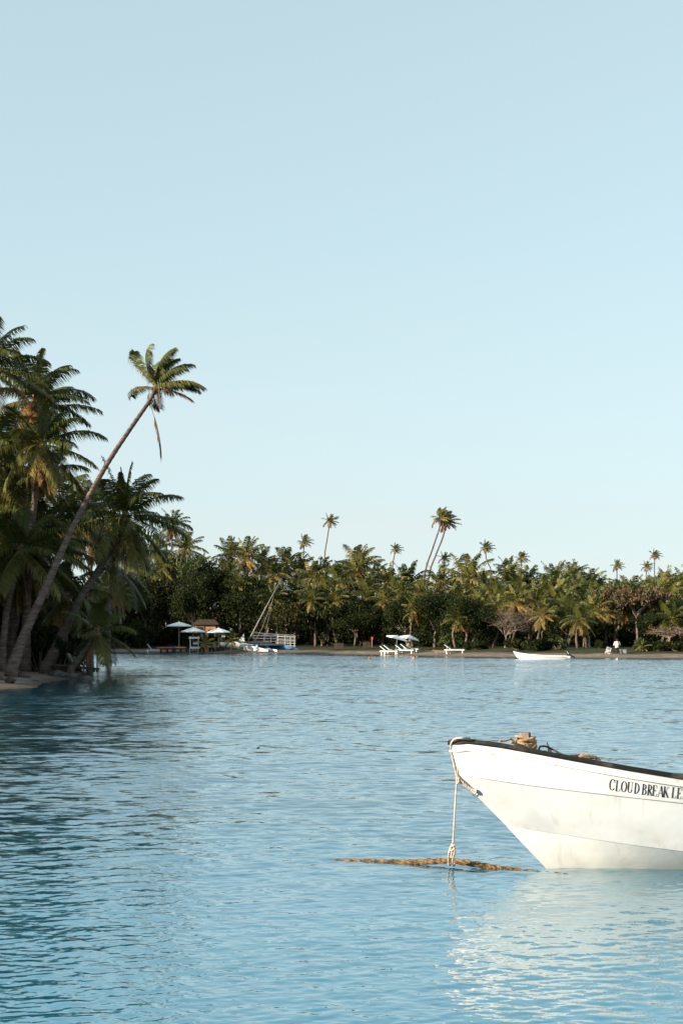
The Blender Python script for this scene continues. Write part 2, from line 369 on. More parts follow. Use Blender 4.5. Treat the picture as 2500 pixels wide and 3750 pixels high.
def palm_crown(rng, nf=24, L=3.6, wind=(1.0,.25,0), ws=.5, nl=34, lw=.05, ll=.26, emin=-60, emax=85, dead=.1, gap=0, azs=None):
    """one mesh of arching pinnate fronds swept by the wind; returns V, faces, age"""
    Vs, Qs, Ts, A = [], [], [], []; base = 0
    wind = np.array(wind, float); wind /= np.linalg.norm(wind)
    ll = ll*1.22
    for i in range(nf):
        q = i/(nf-1); az = (i*2.39996+rng.uniform(-.3,.3)); 
        if azs is not None: az = azs[i % len(azs)]+rng.uniform(-.2,.2)
        el = math.radians(emax+(emin-emax)*q**.9+rng.uniform(-10,10))
        Lf = L*rng.uniform(.82,1.08)*(.72+.28*min(1, q*3+.2))*(1 if q < .85 else .85)
        age = (.05+.5*q**1.6+rng.uniform(-.08,.14)); 
        if q > 1-dead: age = rng.uniform(.72, 1.0)
        N = 14; d = np.array([math.cos(az)*math.cos(el), math.sin(az)*math.cos(el), math.sin(el)])
        P = [d*.12]; D = [d]
        droop = rng.uniform(1.0,1.5)*(1.15 if el > .2 else .9)
        up = max(0, d @ -wind)                        # fronds against the wind get folded back
        for k in range(N):
            t = (k+1)/N
            d = d+(np.array([0,0,-1.0])*droop*t*.95+wind*ws*(.55+.9*up)*(.3+t))/N*1.25
            d = d/np.linalg.norm(d); P.append(P[-1]+d*Lf/N); D.append(d)
        P = np.array(P); D = np.array(D)
        s, up_ = rodrigues_basis(D)
        # rachis: flat tapered ribbon with a keel (3 verts per ring)
        wr = np.linspace(.045, .008, N+1)[:, None]*(lw/.05)**.6
        R = np.stack([P+s*wr, P-s*wr, P-up_*wr*.8], 1).reshape(-1, 3)
        Vs.append(R); A.append(np.full(len(R), min(1, age+.22)))
        k = np.arange(N)*3
        for a_, b_ in ((0,1),(1,2),(2,0)): Qs.append(np.stack([k+a_, k+b_, k+3+b_, k+3+a_], 1)+base)
        base += len(R)
        # leaflets
        tt = np.linspace(.10, .995, nl)
        for sg in (-1, 1):
            t = np.clip(tt+rng.uniform(-.5,.5,)*.01+np.array([rng.uniform(-.4,.4)/nl for _ in tt]), 0, 1)
            f = t*N; i0 = np.minimum(f.astype(int), N-1); fr = (f-i0)[:, None]
            p = P[i0]*(1-fr)+P[i0+1]*fr; T = D[i0]*(1-fr)+D[i0+1]*fr; T /= np.linalg.norm(T, axis=1, keepdims=True)
            ss, uu = rodrigues_basis(T)
            n_ = len(t); rn = np.array([[rng.gauss(0,1) for _ in range(3)] for _ in range(n_)])*.06
            ln = Lf*ll*(np.sin(np.pi*np.clip(.10+.82*t, 0, 1))**.55)*np.array([rng.uniform(.85,1.1) for _ in range(n_)])
            if q < .09 and L < 3.3: ln = ln*.5
            if gap: ln = ln*np.where(np.array([rng.random() for _ in range(n_)]) < gap, .25, 1)
            d0 = ss*sg*.9+T*(.25+.40*t[:, None]**2)+uu*.12+wind*ws*.35+np.array([0,0,-.30])+rn
            d0 /= np.linalg.norm(d0, axis=1, keepdims=True)
            d1 = d0*.8+np.array([0,0,-.95])+wind*ws*.45+rn; d1 /= np.linalg.norm(d1, axis=1, keepdims=True)
            m1 = p+d0*ln[:, None]*.5; m2 = m1+d1*ln[:, None]*.5
            wv = np.cross(d0, T+.3*uu); wv /= np.linalg.norm(wv, axis=1, keepdims=True)+1e-9
            wv = np.cross(wv, d0); W = wv*lw*.5
            blk = np.stack([p-W*.6, p+W*.6, m1+W, m1-W, m2], 1).reshape(-1, 3)
            k = np.arange(n_)*5+base
            Qs.append(np.stack([k, k+1, k+2, k+3], 1)); Ts.append(np.stack([k+3, k+2, k+4], 1))
            Vs.append(blk); A.append(np.repeat(np.clip(age+np.array([rng.uniform(-.07,.07) for _ in range(n_)]), 0, 1), 5)); base += len(blk)
    return np.concatenate(Vs), [np.concatenate(Qs), np.concatenate(Ts)], np.concatenate(A)

def trunk_mesh(name, pts, radii, m, n=10, rings=True, rng=None, step=.16):
    """ringed palm stem along a path"""
    P = resample(pts, step); k = len(P); mb = MB(); rr = []
    cum = np.linspace(0, 1, k); src = np.linspace(0, 1, len(radii)); base = np.interp(cum, src, radii)
    for i in range(k): rr.append(base[i]*(1+(.05 if i % 2 else -.03)*(1 if rings else 0)))
    mb.tube(P, rr, n, wob=.03, rng=rng)
    me = bpy.data.meshes.new(name); me.from_pydata(mb.v, [], mb.f); me.update(); me.materials.append(m)
    me.polygons.foreach_set('use_smooth', [True]*len(me.polygons))
    return me

def husk_mesh(rng, r=.30, h=.55, n=16):
    """fibrous boots and cut stalks round the heart of the palm"""
    mb = MB()
    mb.tube([(0,0,-h),(0,0,-h*.4),(0,0,.1),(0,0,.3)], [r*.45, r*.62, r*.6, r*.2], 8, wob=.12, rng=rng)
    for i in range(n):
        a = rng.uniform(0, 6.28); z = rng.uniform(-h*.8, .05); d = Vector((math.cos(a), math.sin(a), rng.uniform(.1,.9)))
        p = Vector((0,0,z))+Vector((d.x, d.y, 0))*r*.4
        mb.tube([p, p+d*r*.55, p+d*r*.8+Vector((0,0,-.12))], [.045,.03,.006], 4)
    for i in range(5):                                   # hanging fibre and old flower stalks
        a = rng.uniform(0, 6.28); p = Vector((math.cos(a), math.sin(a), -.6))*r*.6
        mb.tube([p, p+Vector((math.cos(a)*.12, math.sin(a)*.12, -.35)), p+Vector((math.cos(a)*.1, math.sin(a)*.1, -.8*rng.uniform(.6,1.2)))], [.025,.02,.005], 4)
    return mb
def nuts_mesh(rng, n=9, r=.28):
    V, Fs = [], []; bm = bmesh.new()
    for i in range(n):
        a = rng.uniform(0, 6.28); p = Vector((math.cos(a)*r*rng.uniform(.7,1.2), math.sin(a)*r*rng.uniform(.7,1.2), rng.uniform(-.45,-.12)))
        mm = Matrix.Translation(p) @ Matrix.Diagonal((1,1,1.25,1)).to_4x4()
        bmesh.ops.create_icosphere(bm, subdivisions=2, radius=rng.uniform(.09,.12), matrix=mm)
    bmesh.ops.create_icosphere(bm, subdivisions=2, radius=1, matrix=Matrix.Translation((0,0,-.28)) @ Matrix.Diagonal((r*.95,r*.95,.26,1)).to_4x4())
    me = bpy.data.meshes.new('coconut_cluster'); bm.to_mesh(me); bm.free(); me.materials.append(M_coco)
    me.polygons.foreach_set('use_smooth', [True]*len(me.polygons))
    return me

def leaf_cloud(rng, centers, radii, n, size, flat=.7, agec=.4, agev=.25):
    """leaf cards scattered in and on clumps"""
    r = np.random.RandomState(rng.randint(0, 10**6))
    C = np.array(centers, float); R = np.array(radii, float); wgt = R**2/np.sum(R**2)
    k = r.choice(len(C), n, p=wgt); d = r.normal(size=(n,3)); d /= np.linalg.norm(d, axis=1, keepdims=True)
    rad = R[k]*(r.rand(n)**.35)*(1+.18*r.normal(size=n))
    P = C[k]+d*rad[:, None]*np.array([1,1,flat])
    a = r.normal(size=(n,3)); a[:,2] *= .7; a /= np.linalg.norm(a, axis=1, keepdims=True)
    b = np.cross(a, r.normal(size=(n,3))); b /= np.linalg.norm(b, axis=1, keepdims=True)
    s = size*(.6+.8*r.rand(n))[:, None]
    # leaf: pointed rhomb, folded along the middle
    f = np.cross(a, b)*s*.18
    V = np.stack([P-a*s, P+b*s*.42+f, P+a*s, P-b*s*.42+f], 1).reshape(-1, 3)
    q = np.arange(n)*4; T = np.concatenate([np.stack([q,q+1,q+2],1), np.stack([q,q+2,q+3],1)])
    age = np.repeat(np.clip(agec+agev*r.normal(size=n)*.6+(r.rand(len(C))[k]-.5)*agev, 0, 1), 4)
    return V, [T], age

def branch_tree(rng, H=7, spread=4, levels=4, lean=0, r0=.28, flat=.55, fork=.28, nstem=1):
    """skeleton of limbs; returns MB of wood and the list of twig ends"""
    mb = MB(); ends = []
    def grow(p, d, L, r, lv):
        pts = [p]; q = p.copy(); dd = d.copy(); n = 3
        for i in range(n):
            dd = (dd+Vector((rng.gauss(0,.18), rng.gauss(0,.18), rng.gauss(0,.10)+(.05 if lv < 2 else -.02)))).normalized()
            q = q+dd*L/n; pts.append(q.copy())
        mb.tube(pts, [r, r*.88, r*.76, r*.62], 6 if lv < 2 else 4, cap=False)
        if lv >= levels-2: ends.append((pts[2], lv))
        if lv >= levels: ends.append((q, lv)); return
        m = rng.choice((2,3,3)) if lv else rng.choice((3,4,4))
        a0 = rng.uniform(0, 6.28)
        for j in range(m):
            a = a0+j*6.28/m+rng.uniform(-.5,.5)
            out = Vector((math.cos(a), math.sin(a), rng.uniform(.1,.75)*flat*1.2))
            nd = (dd*.55+out*.9).normalized(); nd.z = max(nd.z*flat*1.5, -.1); nd.normalize()
            grow(q, nd, L*rng.uniform(.62,.85), r*rng.uniform(.5,.66), lv+1)
    for s in range(nstem):
        d = Vector((lean+rng.gauss(0,.12)+(rng.uniform(-.5,.5) if nstem > 1 else 0), rng.gauss(0,.1), 1)).normalized()
        grow(Vector((rng.uniform(-.2,.2)*(nstem-1), 0, -.2)), d, H*fork, r0/math.sqrt(nstem), 0)
    return mb, ends

# ================================================================== THE WHITE BOAT IN FRONT
TH = math.radians(15); RO = math.radians(3.5)
W0 = np.array([X_of(2004, 12.2), 12.2, 0.0])
ax = np.array([math.cos(TH), math.sin(TH), 0]); nn = np.array([math.sin(TH)*math.cos(RO), -math.cos(TH)*math.cos(RO), math.sin(RO)])
uu_ = np.array([-math.sin(TH)*math.sin(RO), math.cos(TH)*math.sin(RO), math.cos(RO)])
def hullpt(s, b, z): return Vector(W0+ax*s+nn*b+uu_*z)
def solve(px, py, bf):
    D = np.array([(px-1250)/F, 1, -(py-2325)/F]); C = np.array([0,0,CAMZ]); b = .3
    for _ in range(60):
        M = np.stack([ax, uu_, -D], 1); s, z, t = np.linalg.solve(M, C-W0-nn*b); b = .5*b+.5*bf(s)
    return s, z
def interp(xs_, ys_): return lambda s: float(np.interp(s, xs_, ys_))
bs = interp([-.86,-.85,-.82,-.75,-.62,-.42,-.2,.2,.6,1.1,1.8,3,4.5,7], [0,.035,.075,.13,.22,.33,.44,.60,.72,.83,.93,1.0,1.0,.92])
bc = interp([-.80,-.74,-.62,-.42,-.2,.2,.6,1.1,1.8,3,4.5,7], [0,.05,.13,.24,.35,.52,.64,.76,.86,.94,.94,.86])
b2 = interp([-.31,-.2,0,.3,.6,1.1,1.8,3,4.5,7], [0,.06,.17,.32,.45,.60,.72,.80,.80,.74])
def curve(tr, bf, s0, ext, b0=0.0):
    P = sorted([solve(px, py, bf) for px, py in tr]); ss = [p[0] for p in P]; zs = [p[1] for p in P]
    for s_, z_ in ext: ss.append(s_); zs.append(z_)
    return ss, zs
sheer_tr = [(1672,2727),(1710,2723),(1823,2737),(1984,2766),(2136,2794),(2300,2823),(2500,2855)]
ch1_tr = [(1684,2840),(1780,2851),(1908,2871),(2020,2886),(2138,2900),(2320,2921),(2500,2941)]
ch2_tr = [(1890,3030),(2074,3058),(2297,3092),(2500,3118)]
SS = curve(sheer_tr, bs, 0, []); e = SS[1][-1]; SS[0].extend([1.8,3,4.5,7]); SS[1].extend([e-.07,e-.13,e-.15,e-.12])
C1 = curve(ch1_tr, bc, 0, []); e = C1[1][-1]; C1[0].extend([1.8,3,4.5,7]); C1[1].extend([e-.06,e-.11,e-.13,e-.10])
C2 = curve(ch2_tr, b2, 0, []); e = C2[1][-1]; C2[0].extend([1.8,3,4.5,7]); C2[1].extend([e-.07,e-.12,e-.14,e-.14])
zero = lambda s: 0.0
stem = sorted([solve(px, py, zero)[::-1] for px, py in [(1678,2752),(1682,2838),(1706,2853),(1755,2903),(1806,2966),(1883,3061),(1946,3130),(2004,3178)]])
NS = 70
tt = (np.linspace(0, 1, NS)**1.9)
def rail(tr, bf, s0):
    ss = s0+(7.0-s0)*tt; return [(s, bf(s), float(np.interp(s, tr[0], tr[1]))) for s in ss]
stz = np.array([q[0] for q in stem]); sts = np.array([q[1] for q in stem])
def stem_s(z): return float(np.interp(z, stz, sts))
R_sh = rail(SS, bs, -.86)
R_c1 = rail(C1, bc, -.80); R_c2 = rail(C2, b2, -.31)
z20 = R_c2[0][2]; s20 = stem_s(z20); R_c2 = rail(C2, interp([s20,s20+.12,0.05,.3,.6,1.1,1.8,3,4.5,7], [0,.055,.17,.32,.45,.60,.72,.80,.80,.74]), s20)
keel = [(.27+(7-.27)*t, 0.0, -.30-.08*min(1, t*4)) for t in tt]
# rows of the section, from the sheer down (chine 1 carries a small overhanging step)
step_t = lambda s: .022*min(1, max(0, (s+.79)*6))
R_c1b = [(s, b-step_t(s)*min(1, b*4), z-.008) for s, b, z in R_c1]
def lerp3(a, b, v, bulge=0): return (a[0]+(b[0]-a[0])*v, a[1]+(b[1]-a[1])*v+bulge*4*v*(1-v)*min(1, a[1]*5), a[2]+(b[2]-a[2])*v)
rows = []
for v in np.linspace(0, 1, 7): rows.append([lerp3(a, b, v, .004) for a, b in zip(R_sh, R_c1)])
for v in np.linspace(0, 1, 9): rows.append([lerp3(a, b, v, .018) for a, b in zip(R_c1b, R_c2)])
R_c2b = [(s, b-.7*step_t(s)*min(1, b*4), z-.004) for s, b, z in R_c2]
for v in np.linspace(0, 1, 9): rows.append([lerp3(a, b, v, .012) for a, b in zip(R_c2b, keel)])
# fix the stem: first station of each row follows the traced stem line between sheer and keel
def strip(rows_, mirror, mb):
    nr, nc = len(rows_), len(rows_[0]); vs = [hullpt(s, (-b if mirror else b), z) for r_ in rows_ for s, b, z in r_]
    fs = []
    for i in range(nr-1):
        for j in range(nc-1):
            q = (i*nc+j, i*nc+j+1, (i+1)*nc+j+1, (i+1)*nc+j); fs.append(q if mirror else q[::-1])
    mb.add(vs, fs)
boat = thing('white_boat', tuple(W0), 'large white open boat with black gunwale and lettered bow, moored in the foreground', 'boat')
def bbuild(mb, name, m, parent=boat, smooth=False): return mb.build(name, m, parent, smooth=smooth, off=tuple(W0))
hb = MB(); strip(rows, False, hb); strip(rows, True, hb)
tr = [r_[-1] for r_ in rows]                                        # transom
hb.add([hullpt(s, b, z) for s, b, z in tr]+[hullpt(s, -b, z) for s, b, z in tr][::-1], [tuple(range(2*len(tr)))])
def gel(c1=(.74,.735,.71), c2=(.67,.66,.63), lo_=.42):
    m = bpy.data.materials.new('gelcoat'); m.use_nodes = True; n = m.node_tree; p = n.nodes['Principled BSDF']
    tc = n.nodes.new('ShaderNodeTexCoord'); p.inputs['Roughness'].default_value = .32; p.inputs['Specular IOR Level'].default_value = .35
    def chain(sc, st, a, b, lo, hi, det=5):
        mp = n.nodes.new('ShaderNodeMapping'); mp.inputs['Scale'].default_value = st; t = n.nodes.new('ShaderNodeTexNoise')
        t.inputs['Scale'].default_value = sc; t.inputs['Detail'].default_value = det
        r = n.nodes.new('ShaderNodeValToRGB'); r.color_ramp.elements[0].position = lo; r.color_ramp.elements[1].position = hi
        r.color_ramp.elements[0].color = (*a,1); r.color_ramp.elements[1].color = (*b,1)
        n.links.new(tc.outputs['Object'], mp.inputs[0]); n.links.new(mp.outputs[0], t.inputs['Vector']); n.links.new(t.outputs['Fac'], r.inputs[0]); return r.outputs[0]
    stain = chain(2.2, (1,1,2.4), c1, c2, lo_, .72)
    streak = chain(14, (1,1,.12), (1,1,1), (.86,.82,.76), .60, .75, 2)
    mx = n.nodes.new('ShaderNodeMix'); mx.data_type = 'RGBA'; mx.blend_type = 'MULTIPLY'; mx.inputs[0].default_value = .6
    mx.inputs[0].default_value = .8; n.links.new(stain, mx.inputs[6]); n.links.new(streak, mx.inputs[7])
    # faint scum line just above the water
    sx = n.nodes.new('ShaderNodeSeparateXYZ'); n.links.new(tc.outputs['Object'], sx.inputs[0])
    nz = n.nodes.new('ShaderNodeTexNoise'); nz.inputs['Scale'].default_value = 6; n.links.new(tc.outputs['Object'], nz.inputs['Vector'])
    ma = n.nodes.new('ShaderNodeMath'); ma.operation = 'MULTIPLY_ADD'; ma.inputs[1].default_value = -.10; n.links.new(nz.outputs['Fac'], ma.inputs[0]); n.links.new(sx.outputs[2], ma.inputs[2])
    mr = n.nodes.new('ShaderNodeMapRange'); mr.inputs[1].default_value = -.045; mr.inputs[2].default_value = .10; mr.inputs[3].default_value = .55; mr.inputs[4].default_value = 0
    n.links.new(ma.outputs[0], mr.inputs[0])
    m2 = n.nodes.new('ShaderNodeMix'); m2.data_type = 'RGBA'; n.links.new(mr.outputs[0], m2.inputs[0]); n.links.new(mx.outputs[2], m2.inputs[6]); m2.inputs[7].default_value = (.55,.53,.45,1)
    n.links.new(m2.outputs[2], p.inputs['Base Color'])
    b = n.nodes.new('ShaderNodeBump'); b.inputs['Distance'].default_value = .006; n3 = n.nodes.new('ShaderNodeTexNoise'); n3.inputs['Scale'].default_value = 3.5
    n.links.new(tc.outputs['Object'], n3.inputs['Vector']); n.links.new(n3.outputs['Fac'], b.inputs['Height']); n.links.new(b.outputs[0], p.inputs['Normal'])
    return m
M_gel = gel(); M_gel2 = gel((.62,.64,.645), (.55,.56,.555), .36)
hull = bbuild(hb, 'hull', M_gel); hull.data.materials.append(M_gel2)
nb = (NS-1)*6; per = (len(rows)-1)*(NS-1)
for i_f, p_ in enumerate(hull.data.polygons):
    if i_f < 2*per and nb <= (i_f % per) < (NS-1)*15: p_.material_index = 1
# smooth shading with sharp chines
hull.data.polygons.foreach_set('use_smooth', [True]*len(hull.data.polygons)); hull.data.set_sharp_from_angle(angle=math.radians(9))
# gunwale: one worn black rubber rail round the bow, from one quarter to the other
M_rail = mat('black_rubber', (.008,.008,.008), .6, .25, (.09,.072,.06), 5, 6, .004, 30, lo=.55, hi=.8)
def railpath(off_b, off_z, n0=None):
    P = [(s, b+off_b*min(1, max(0,(s+.87)*8)), z+off_z) for s, b, z in R_sh]
    a = [hullpt(s, -b, z) for s, b, z in P][::-1]; c = [hullpt(s, b, z) for s, b, z in P]
    return a[:-1]+[hullpt(P[0][0]-abs(off_b), 0, P[0][2])]+c[1:]
rb = MB(); sec = [(-.020,.0),(-.018,.034),(-.004,.042),(.016,.038),(.024,.022),(.022,.004),(.010,-.003)]
rp = [railpath(ob, oz) for ob, oz in sec]; m_ = len(rp[0]); ks = len(sec)
rb.add([p for i in range(m_) for p in [rp[k][i] for k in range(ks)]], [(i*ks+k, (i+1)*ks+k, (i+1)*ks+(k+1) % ks, i*ks+(k+1) % ks) for i in range(m_-1) for k in range(ks)]+[tuple(range(ks)), tuple(range((m_-1)*ks, m_*ks))[::-1]])
gun = bbuild(rb, 'gunwale', M_rail, smooth=True); gun.data.set_sharp_from_angle(angle=math.radians(50))
# moulded lip under the rail
lp = MB(); a = [hullpt(s, b+.006, z-.045) for s, b, z in R_sh]; b_ = [hullpt(s, b+.006, z-.060) for s, b, z in R_sh]
bead = [hullpt(s, -b-.002, z-.055) for s, b, z in R_sh][::-1][:-1]+[hullpt(s, b+.0, z-.055) for s, b, z in R_sh]
lp.tube(bead, .009, 6); bbuild(lp, 'rubbing_strip', M_gel, smooth=True)
# interior: inner skin, foredeck, thwarts
inn = MB()
def i_rows():
    A, B, C_, D = [], [], [], []
    for (s0, b0, z0), (s1, b1, z1), (s2, b2_, z2) in list(zip(R_sh, R_c1, R_c2))[16:]:
        A.append((s0, max(0, b0-.05), z0-.012)); B.append((s1, max(0, b1-.05), z1+.02))
        k = .12/max(z1-z2, .13); C_.append((s1, max(0, (b1+(b2_-b1)*k)-.07), z1-.12)); D.append((s1, 0, z1-.12))
    return [A, B, C_, D]
irows = i_rows()
strip(irows, True, inn); 
vs = MB(); strip(irows, False, vs); inn.add(vs.v, [f[::-1] for f in vs.f])
bbuild(inn, 'inner_skin', M_white, smooth=True)
dk = MB(); drow = [(s, max(0, b-.045), z-.035) for s, b, z in R_sh if s < .55]
nd = len(drow)
dk.add([hullpt(s, b, z) for s, b, z in drow]+[hullpt(s, -b, z) for s, b, z in drow], [(j, j+1, nd+j+1, nd+j) for j in range(nd-1)])
bbuild(dk, 'foredeck', M_white)
for sx in (1.6, 3.2, 4.8):
    t = MB(); zz = float(np.interp(sx, SS[0], SS[1]))-.22; bb = bs(sx)-.07
    vsx = [hullpt(sx+i*.14, j*bb, zz+k*.03) for k in (0,1) for i, j in ((-1,-1),(1,-1),(1,1),(-1,1))]
    t.add(vsx, [(3,2,1,0),(4,5,6,7),(0,1,5,4),(1,2,6,5),(2,3,7,6),(3,0,4,7)]); bbuild(t, 'thwart', M_white)
# mooring post on the foredeck
def on_deck(px, b, dz=0.0):
    """point over the deck at photograph column px, half-beam offset b, at rail height + dz"""
    s = 0
    for _ in range(40):
        P = hullpt(s, b, 0); cur = 1250+P.x/P.y*F; s += (px-cur)/440
    return s, float(np.interp(s, SS[0], SS[1]))+dz
sp, zp = on_deck(1931, -.02)
pb = MB(); base = hullpt(sp, -.02, zp-.05); topz = 2-(2682-2325)/F*base.y
th_ = Matrix.Rotation(TH-math.radians(38), 3, 'Z')
pb.box((base.x, base.y, (base.z+topz)/2-.02), (.075,.075, topz-base.z-.04), th_); pb.box((base.x, base.y, topz-.025), (.083,.083,.05), th_, taper=.9)
bbuild(pb, 'mooring_post', mat('post_wood', (.15,.12,.105), .85, .2, (.28,.23,.20), 14, 5, .004, 30, stretch=(1,1,.2)))
# bow eye
ev = solve(1746, 2897, zero); E0 = hullpt(ev[0], 0, ev[1]); eb = MB(); cen = E0+Vector((-.018,-.02,-.012))
eb.tube([cen+Vector((.026*math.cos(a), -.01*math.sin(a), .026*math.sin(a))) for a in np.linspace(0, 6.2, 14)], .006, 6)
bbuild(eb, 'bow_eye', M_metal, hull, smooth=True)

# ---- lettering, strokes laid on the hull surface
bvh = BVHTree.FromPolygons([tuple(v) for v in hb.v], hb.f)
def onhull(px, py, off=.003):
    o = Vector((0,0,CAMZ)); d = (at(px, py, 10)-o).normalized(); h = bvh.ray_cast(o, d)
    if h[0] is None: return None
    n = h[1] if h[1].dot(d) < 0 else -h[1]
    return h[0]+n*off
TK, TN = .19, .075
def arc(cx, cy, rx, ry, a0, a1, n=14): return [(cx+rx*math.cos(math.radians(a0+(a1-a0)*i/n)), cy+ry*math.sin(math.radians(a0+(a1-a0)*i/n))) for i in range(n+1)]
def swell(pts, k=1.0): # thick at the sides, thin at top and bottom
    out = []
    for i, p in enumerate(pts):
        a = pts[max(i-1,0)]; b = pts[min(i+1,len(pts)-1)]; dx, dy = b[0]-a[0], b[1]-a[1]; L = math.hypot(dx, dy)+1e-9
        out.append(TN+(TK-TN)*(abs(dy)/L)**1.5*k)
    return out
def serif(x, y, w=.2): return ([(x-w, y), (x+w, y)], TN)
G = {
 'C': [(arc(.46,.5,.42,.5,40,320,20), 's'), ([(.80,.66),(.84,.98)], TN), ([(.80,.10),(.84,.22)], TN)],
 'L': [([(.25,0),(.25,1)], TK), serif(.25,.975), ([(.05,.03),(.82,.03)], TN), ([(.80,.03),(.88,.27)], TN)],
 'O': [(arc(.5,.5,.42,.48,0,360,28), 's')],
 'U': [([(.20,1),(.20,.3)], TK), (arc(.5,.3,.30,.28,180,360,12), 's2'), ([(.80,.3),(.80,1)], TN), serif(.20,.975), serif(.80,.975,.15)],
 'D': [([(.22,0),(.22,1)], TK), (arc(.28,.5,.56,.47,90,-90,18), 's'), ([(.05,.025),(.4,.025)], TN), ([(.05,.975),(.4,.975)], TN)],
 'B': [([(.22,0),(.22,1)], TK), (arc(.34,.75,.34,.225,90,-90,12), 's'), (arc(.34,.27,.42,.245,90,-90,12), 's'), ([(.05,.975),(.4,.975)], TN), ([(.05,.025),(.4,.025)], TN), ([(.22,.52),(.4,.52)], TN)],
 'R': [([(.22,0),(.22,1)], TK), (arc(.34,.74,.36,.235,90,-90,12), 's'), ([(.05,.975),(.4,.975)], TN), ([(.38,.51),(.80,.02)], TK), serif(.22,.025,.18), ([(.68,.025),(.98,.025)], TN), ([(.22,.505),(.4,.505)], TN)],
 'E': [([(.22,0),(.22,1)], TK), ([(.05,.975),(.78,.975)], TN), ([(.05,.025),(.82,.025)], TN), ([(.22,.51),(.6,.51)], TN), ([(.78,.975),(.80,.75)], TN), ([(.80,.025),(.88,.26)], TN), ([(.6,.40),(.6,.62)], TN)],
 'A': [([(.08,.02),(.5,1)], TN), ([(.5,1),(.88,.02)], TK), ([(.25,.35),(.70,.35)], TN), serif(.08,.025,.12), serif(.88,.025,.16)],
 'K': [([(.20,0),(.20,1)], TK), ([(.22,.42),(.80,.97)], TN), ([(.42,.58),(.86,.03)], TK), serif(.20,.025,.17), serif(.20,.975,.17), serif(.80,.975,.15), serif(.88,.025,.14)],
 'X': [([(.12,.98),(.85,.02)], TK), ([(.85,.98),(.10,.02)], TN), serif(.12,.975,.14), serif(.12,.025,.12), serif(.85,.975,.12), serif(.86,.025,.14)],
}
TXT = [('C',2230,2852),('L',2251,2856.5),('O',2271.5,2859),('U',2294,2862),('D',2319,2865.5),('B',2347,2869.5),('R',2367,2871.5),('E',2385.5,2874),('A',2406.5,2877),('K',2425.5,2879),('L',2456,2881.5),('E',2475.5,2884),('X',2497,2886.5),('I',2517,2889)]
G['I'] = [([(.5,0),(.5,1)], TK), serif(.5,.025), serif(.5,.975)]
lt = MB(); LH = 40.0; LWd = 21.0
for ch, x0, y0 in TXT:
    wsc = LWd*(1.0 if ch not in 'LEI' else .92)
    for pts, wd in G[ch]:
        P = []
        for i in range(len(pts)-1):
            n_ = max(1, int(math.hypot(pts[i+1][0]-pts[i][0], pts[i+1][1]-pts[i][1])/.2))
            P += [(pts[i][0]+(pts[i+1][0]-pts[i][0])*k/n_, pts[i][1]+(pts[i+1][1]-pts[i][1])*k/n_) for k in range(n_)]
        P.append(pts[-1])
        ww = swell(P) if wd == 's' else swell(P, .6) if wd == 's2' else [wd]*len(P)
        vs = []
        # work in px units so stroke widths stay even
        Q2 = [(x0+x*wsc+.10*(y-.5)*LH, y0+LH*(1-y)+x*wsc*.13) for x, y in P]
        for i, q in enumerate(Q2):
            a = Q2[max(i-1,0)]; b = Q2[min(i+1,len(Q2)-1)]; dx, dy = b[0]-a[0], b[1]-a[1]; L = math.hypot(dx, dy)+1e-9
            hw = ww[i]*LWd*.5*1.02
            for sg in (1,-1): vs.append(onhull(q[0]-dy/L*hw*sg, q[1]+dx/L*hw*sg))
        if any(v is None for v in vs): continue
        k_ = len(vs)//2
        lt.add(vs, [(2*i, 2*i+1, 2*i+3, 2*i+2) for i in range(k_-1)])
M_ink = mat('dark_maroon_paint', (.022,.010,.016), .45, .4)
bbuild(lt, 'lettering', M_ink, hull)

# ---- ropes and gear of the boat
def ropemat(name, c1, c2, b=.003): return mat(name, c1, .9, .1, c2, 25, 4, b, 60)
M_rope = ropemat('pale_rope', (.42,.33,.25), (.58,.48,.39)); M_ropeb = ropemat('tan_rope', (.26,.165,.085), (.46,.31,.175))
M_haw = ropemat('weedy_hawser', (.065,.042,.018), (.24,.15,.075), .014); M_hose = mat('black_hose', (.02,.016,.014), .5, .4)
YB = 11.86
def pth(L, y): return [at(a, b, (c[0] if c else y)) for a, b, *c in L]
loopb = MB()
bl = [(1720,2703,11.92),(1690,2702,11.86),(1664,2706,11.93),(1651,2722,12.0),(1650,2745,12.03),(1659,2790,12.03),(1668,2830,12.03),(1672,2850,12.03)]
loopb.rope(pth(bl, YB), .0085)
loopb.rope(pth([(1677,2742,12.02),(1676,2770,12.03),(1674,2810,12.03),(1672,2850,12.03)], YB), .0075)
loopb.rope(pth([(1674,2838,12.02),(1671,2856,12.04),(1675,2872,12.03),(1679,2850,12.02),(1672,2843,12.04)], YB), .011)
loopb.rope(pth([(1672,2850,12.03),(1668,2910,12.04),(1664,2980,12.05),(1660,3050,12.06),(1657,3092,12.06)], YB), .0085)
# hitch round the hawser
loopb.rope(pth([(1657,3088,12.02),(1649,3104,12.02),(1643,3125,12.06),(1641,3150,12.10),(1644,3168,12.18),(1650,3160,12.26),(1652,3140,12.28),(1656,3115,12.1),(1660,3100,12.02)], YB), .0095)
loopb.rope(pth([(1660,3092,12.0),(1664,3118,12.0),(1658,3140,12.06),(1657,3162,12.14),(1662,3170,12.2),(1665,3150,12.28)], YB), .0095)
loopb.rope(pth([(1651,3100,12.0),(1660,3096,11.98),(1663,3108,12.0),(1652,3116,12.0),(1650,3106,12.03),(1661,3102,12.02)], YB), .010)
o = loopb.build('bow_rope', M_rope, off=at(1657,3092,12.02), loc=at(1657,3092,12.02), smooth=True)
tag(o, 'pale rope looped over the bow tip and dropping to the brown hawser', 'rope')
sb = MB()
sb.rope(pth([(1674,2844,12.03),(1698,2868,12.03),(1720,2886,12.04),(1741,2898,12.03)], YB), .0125)
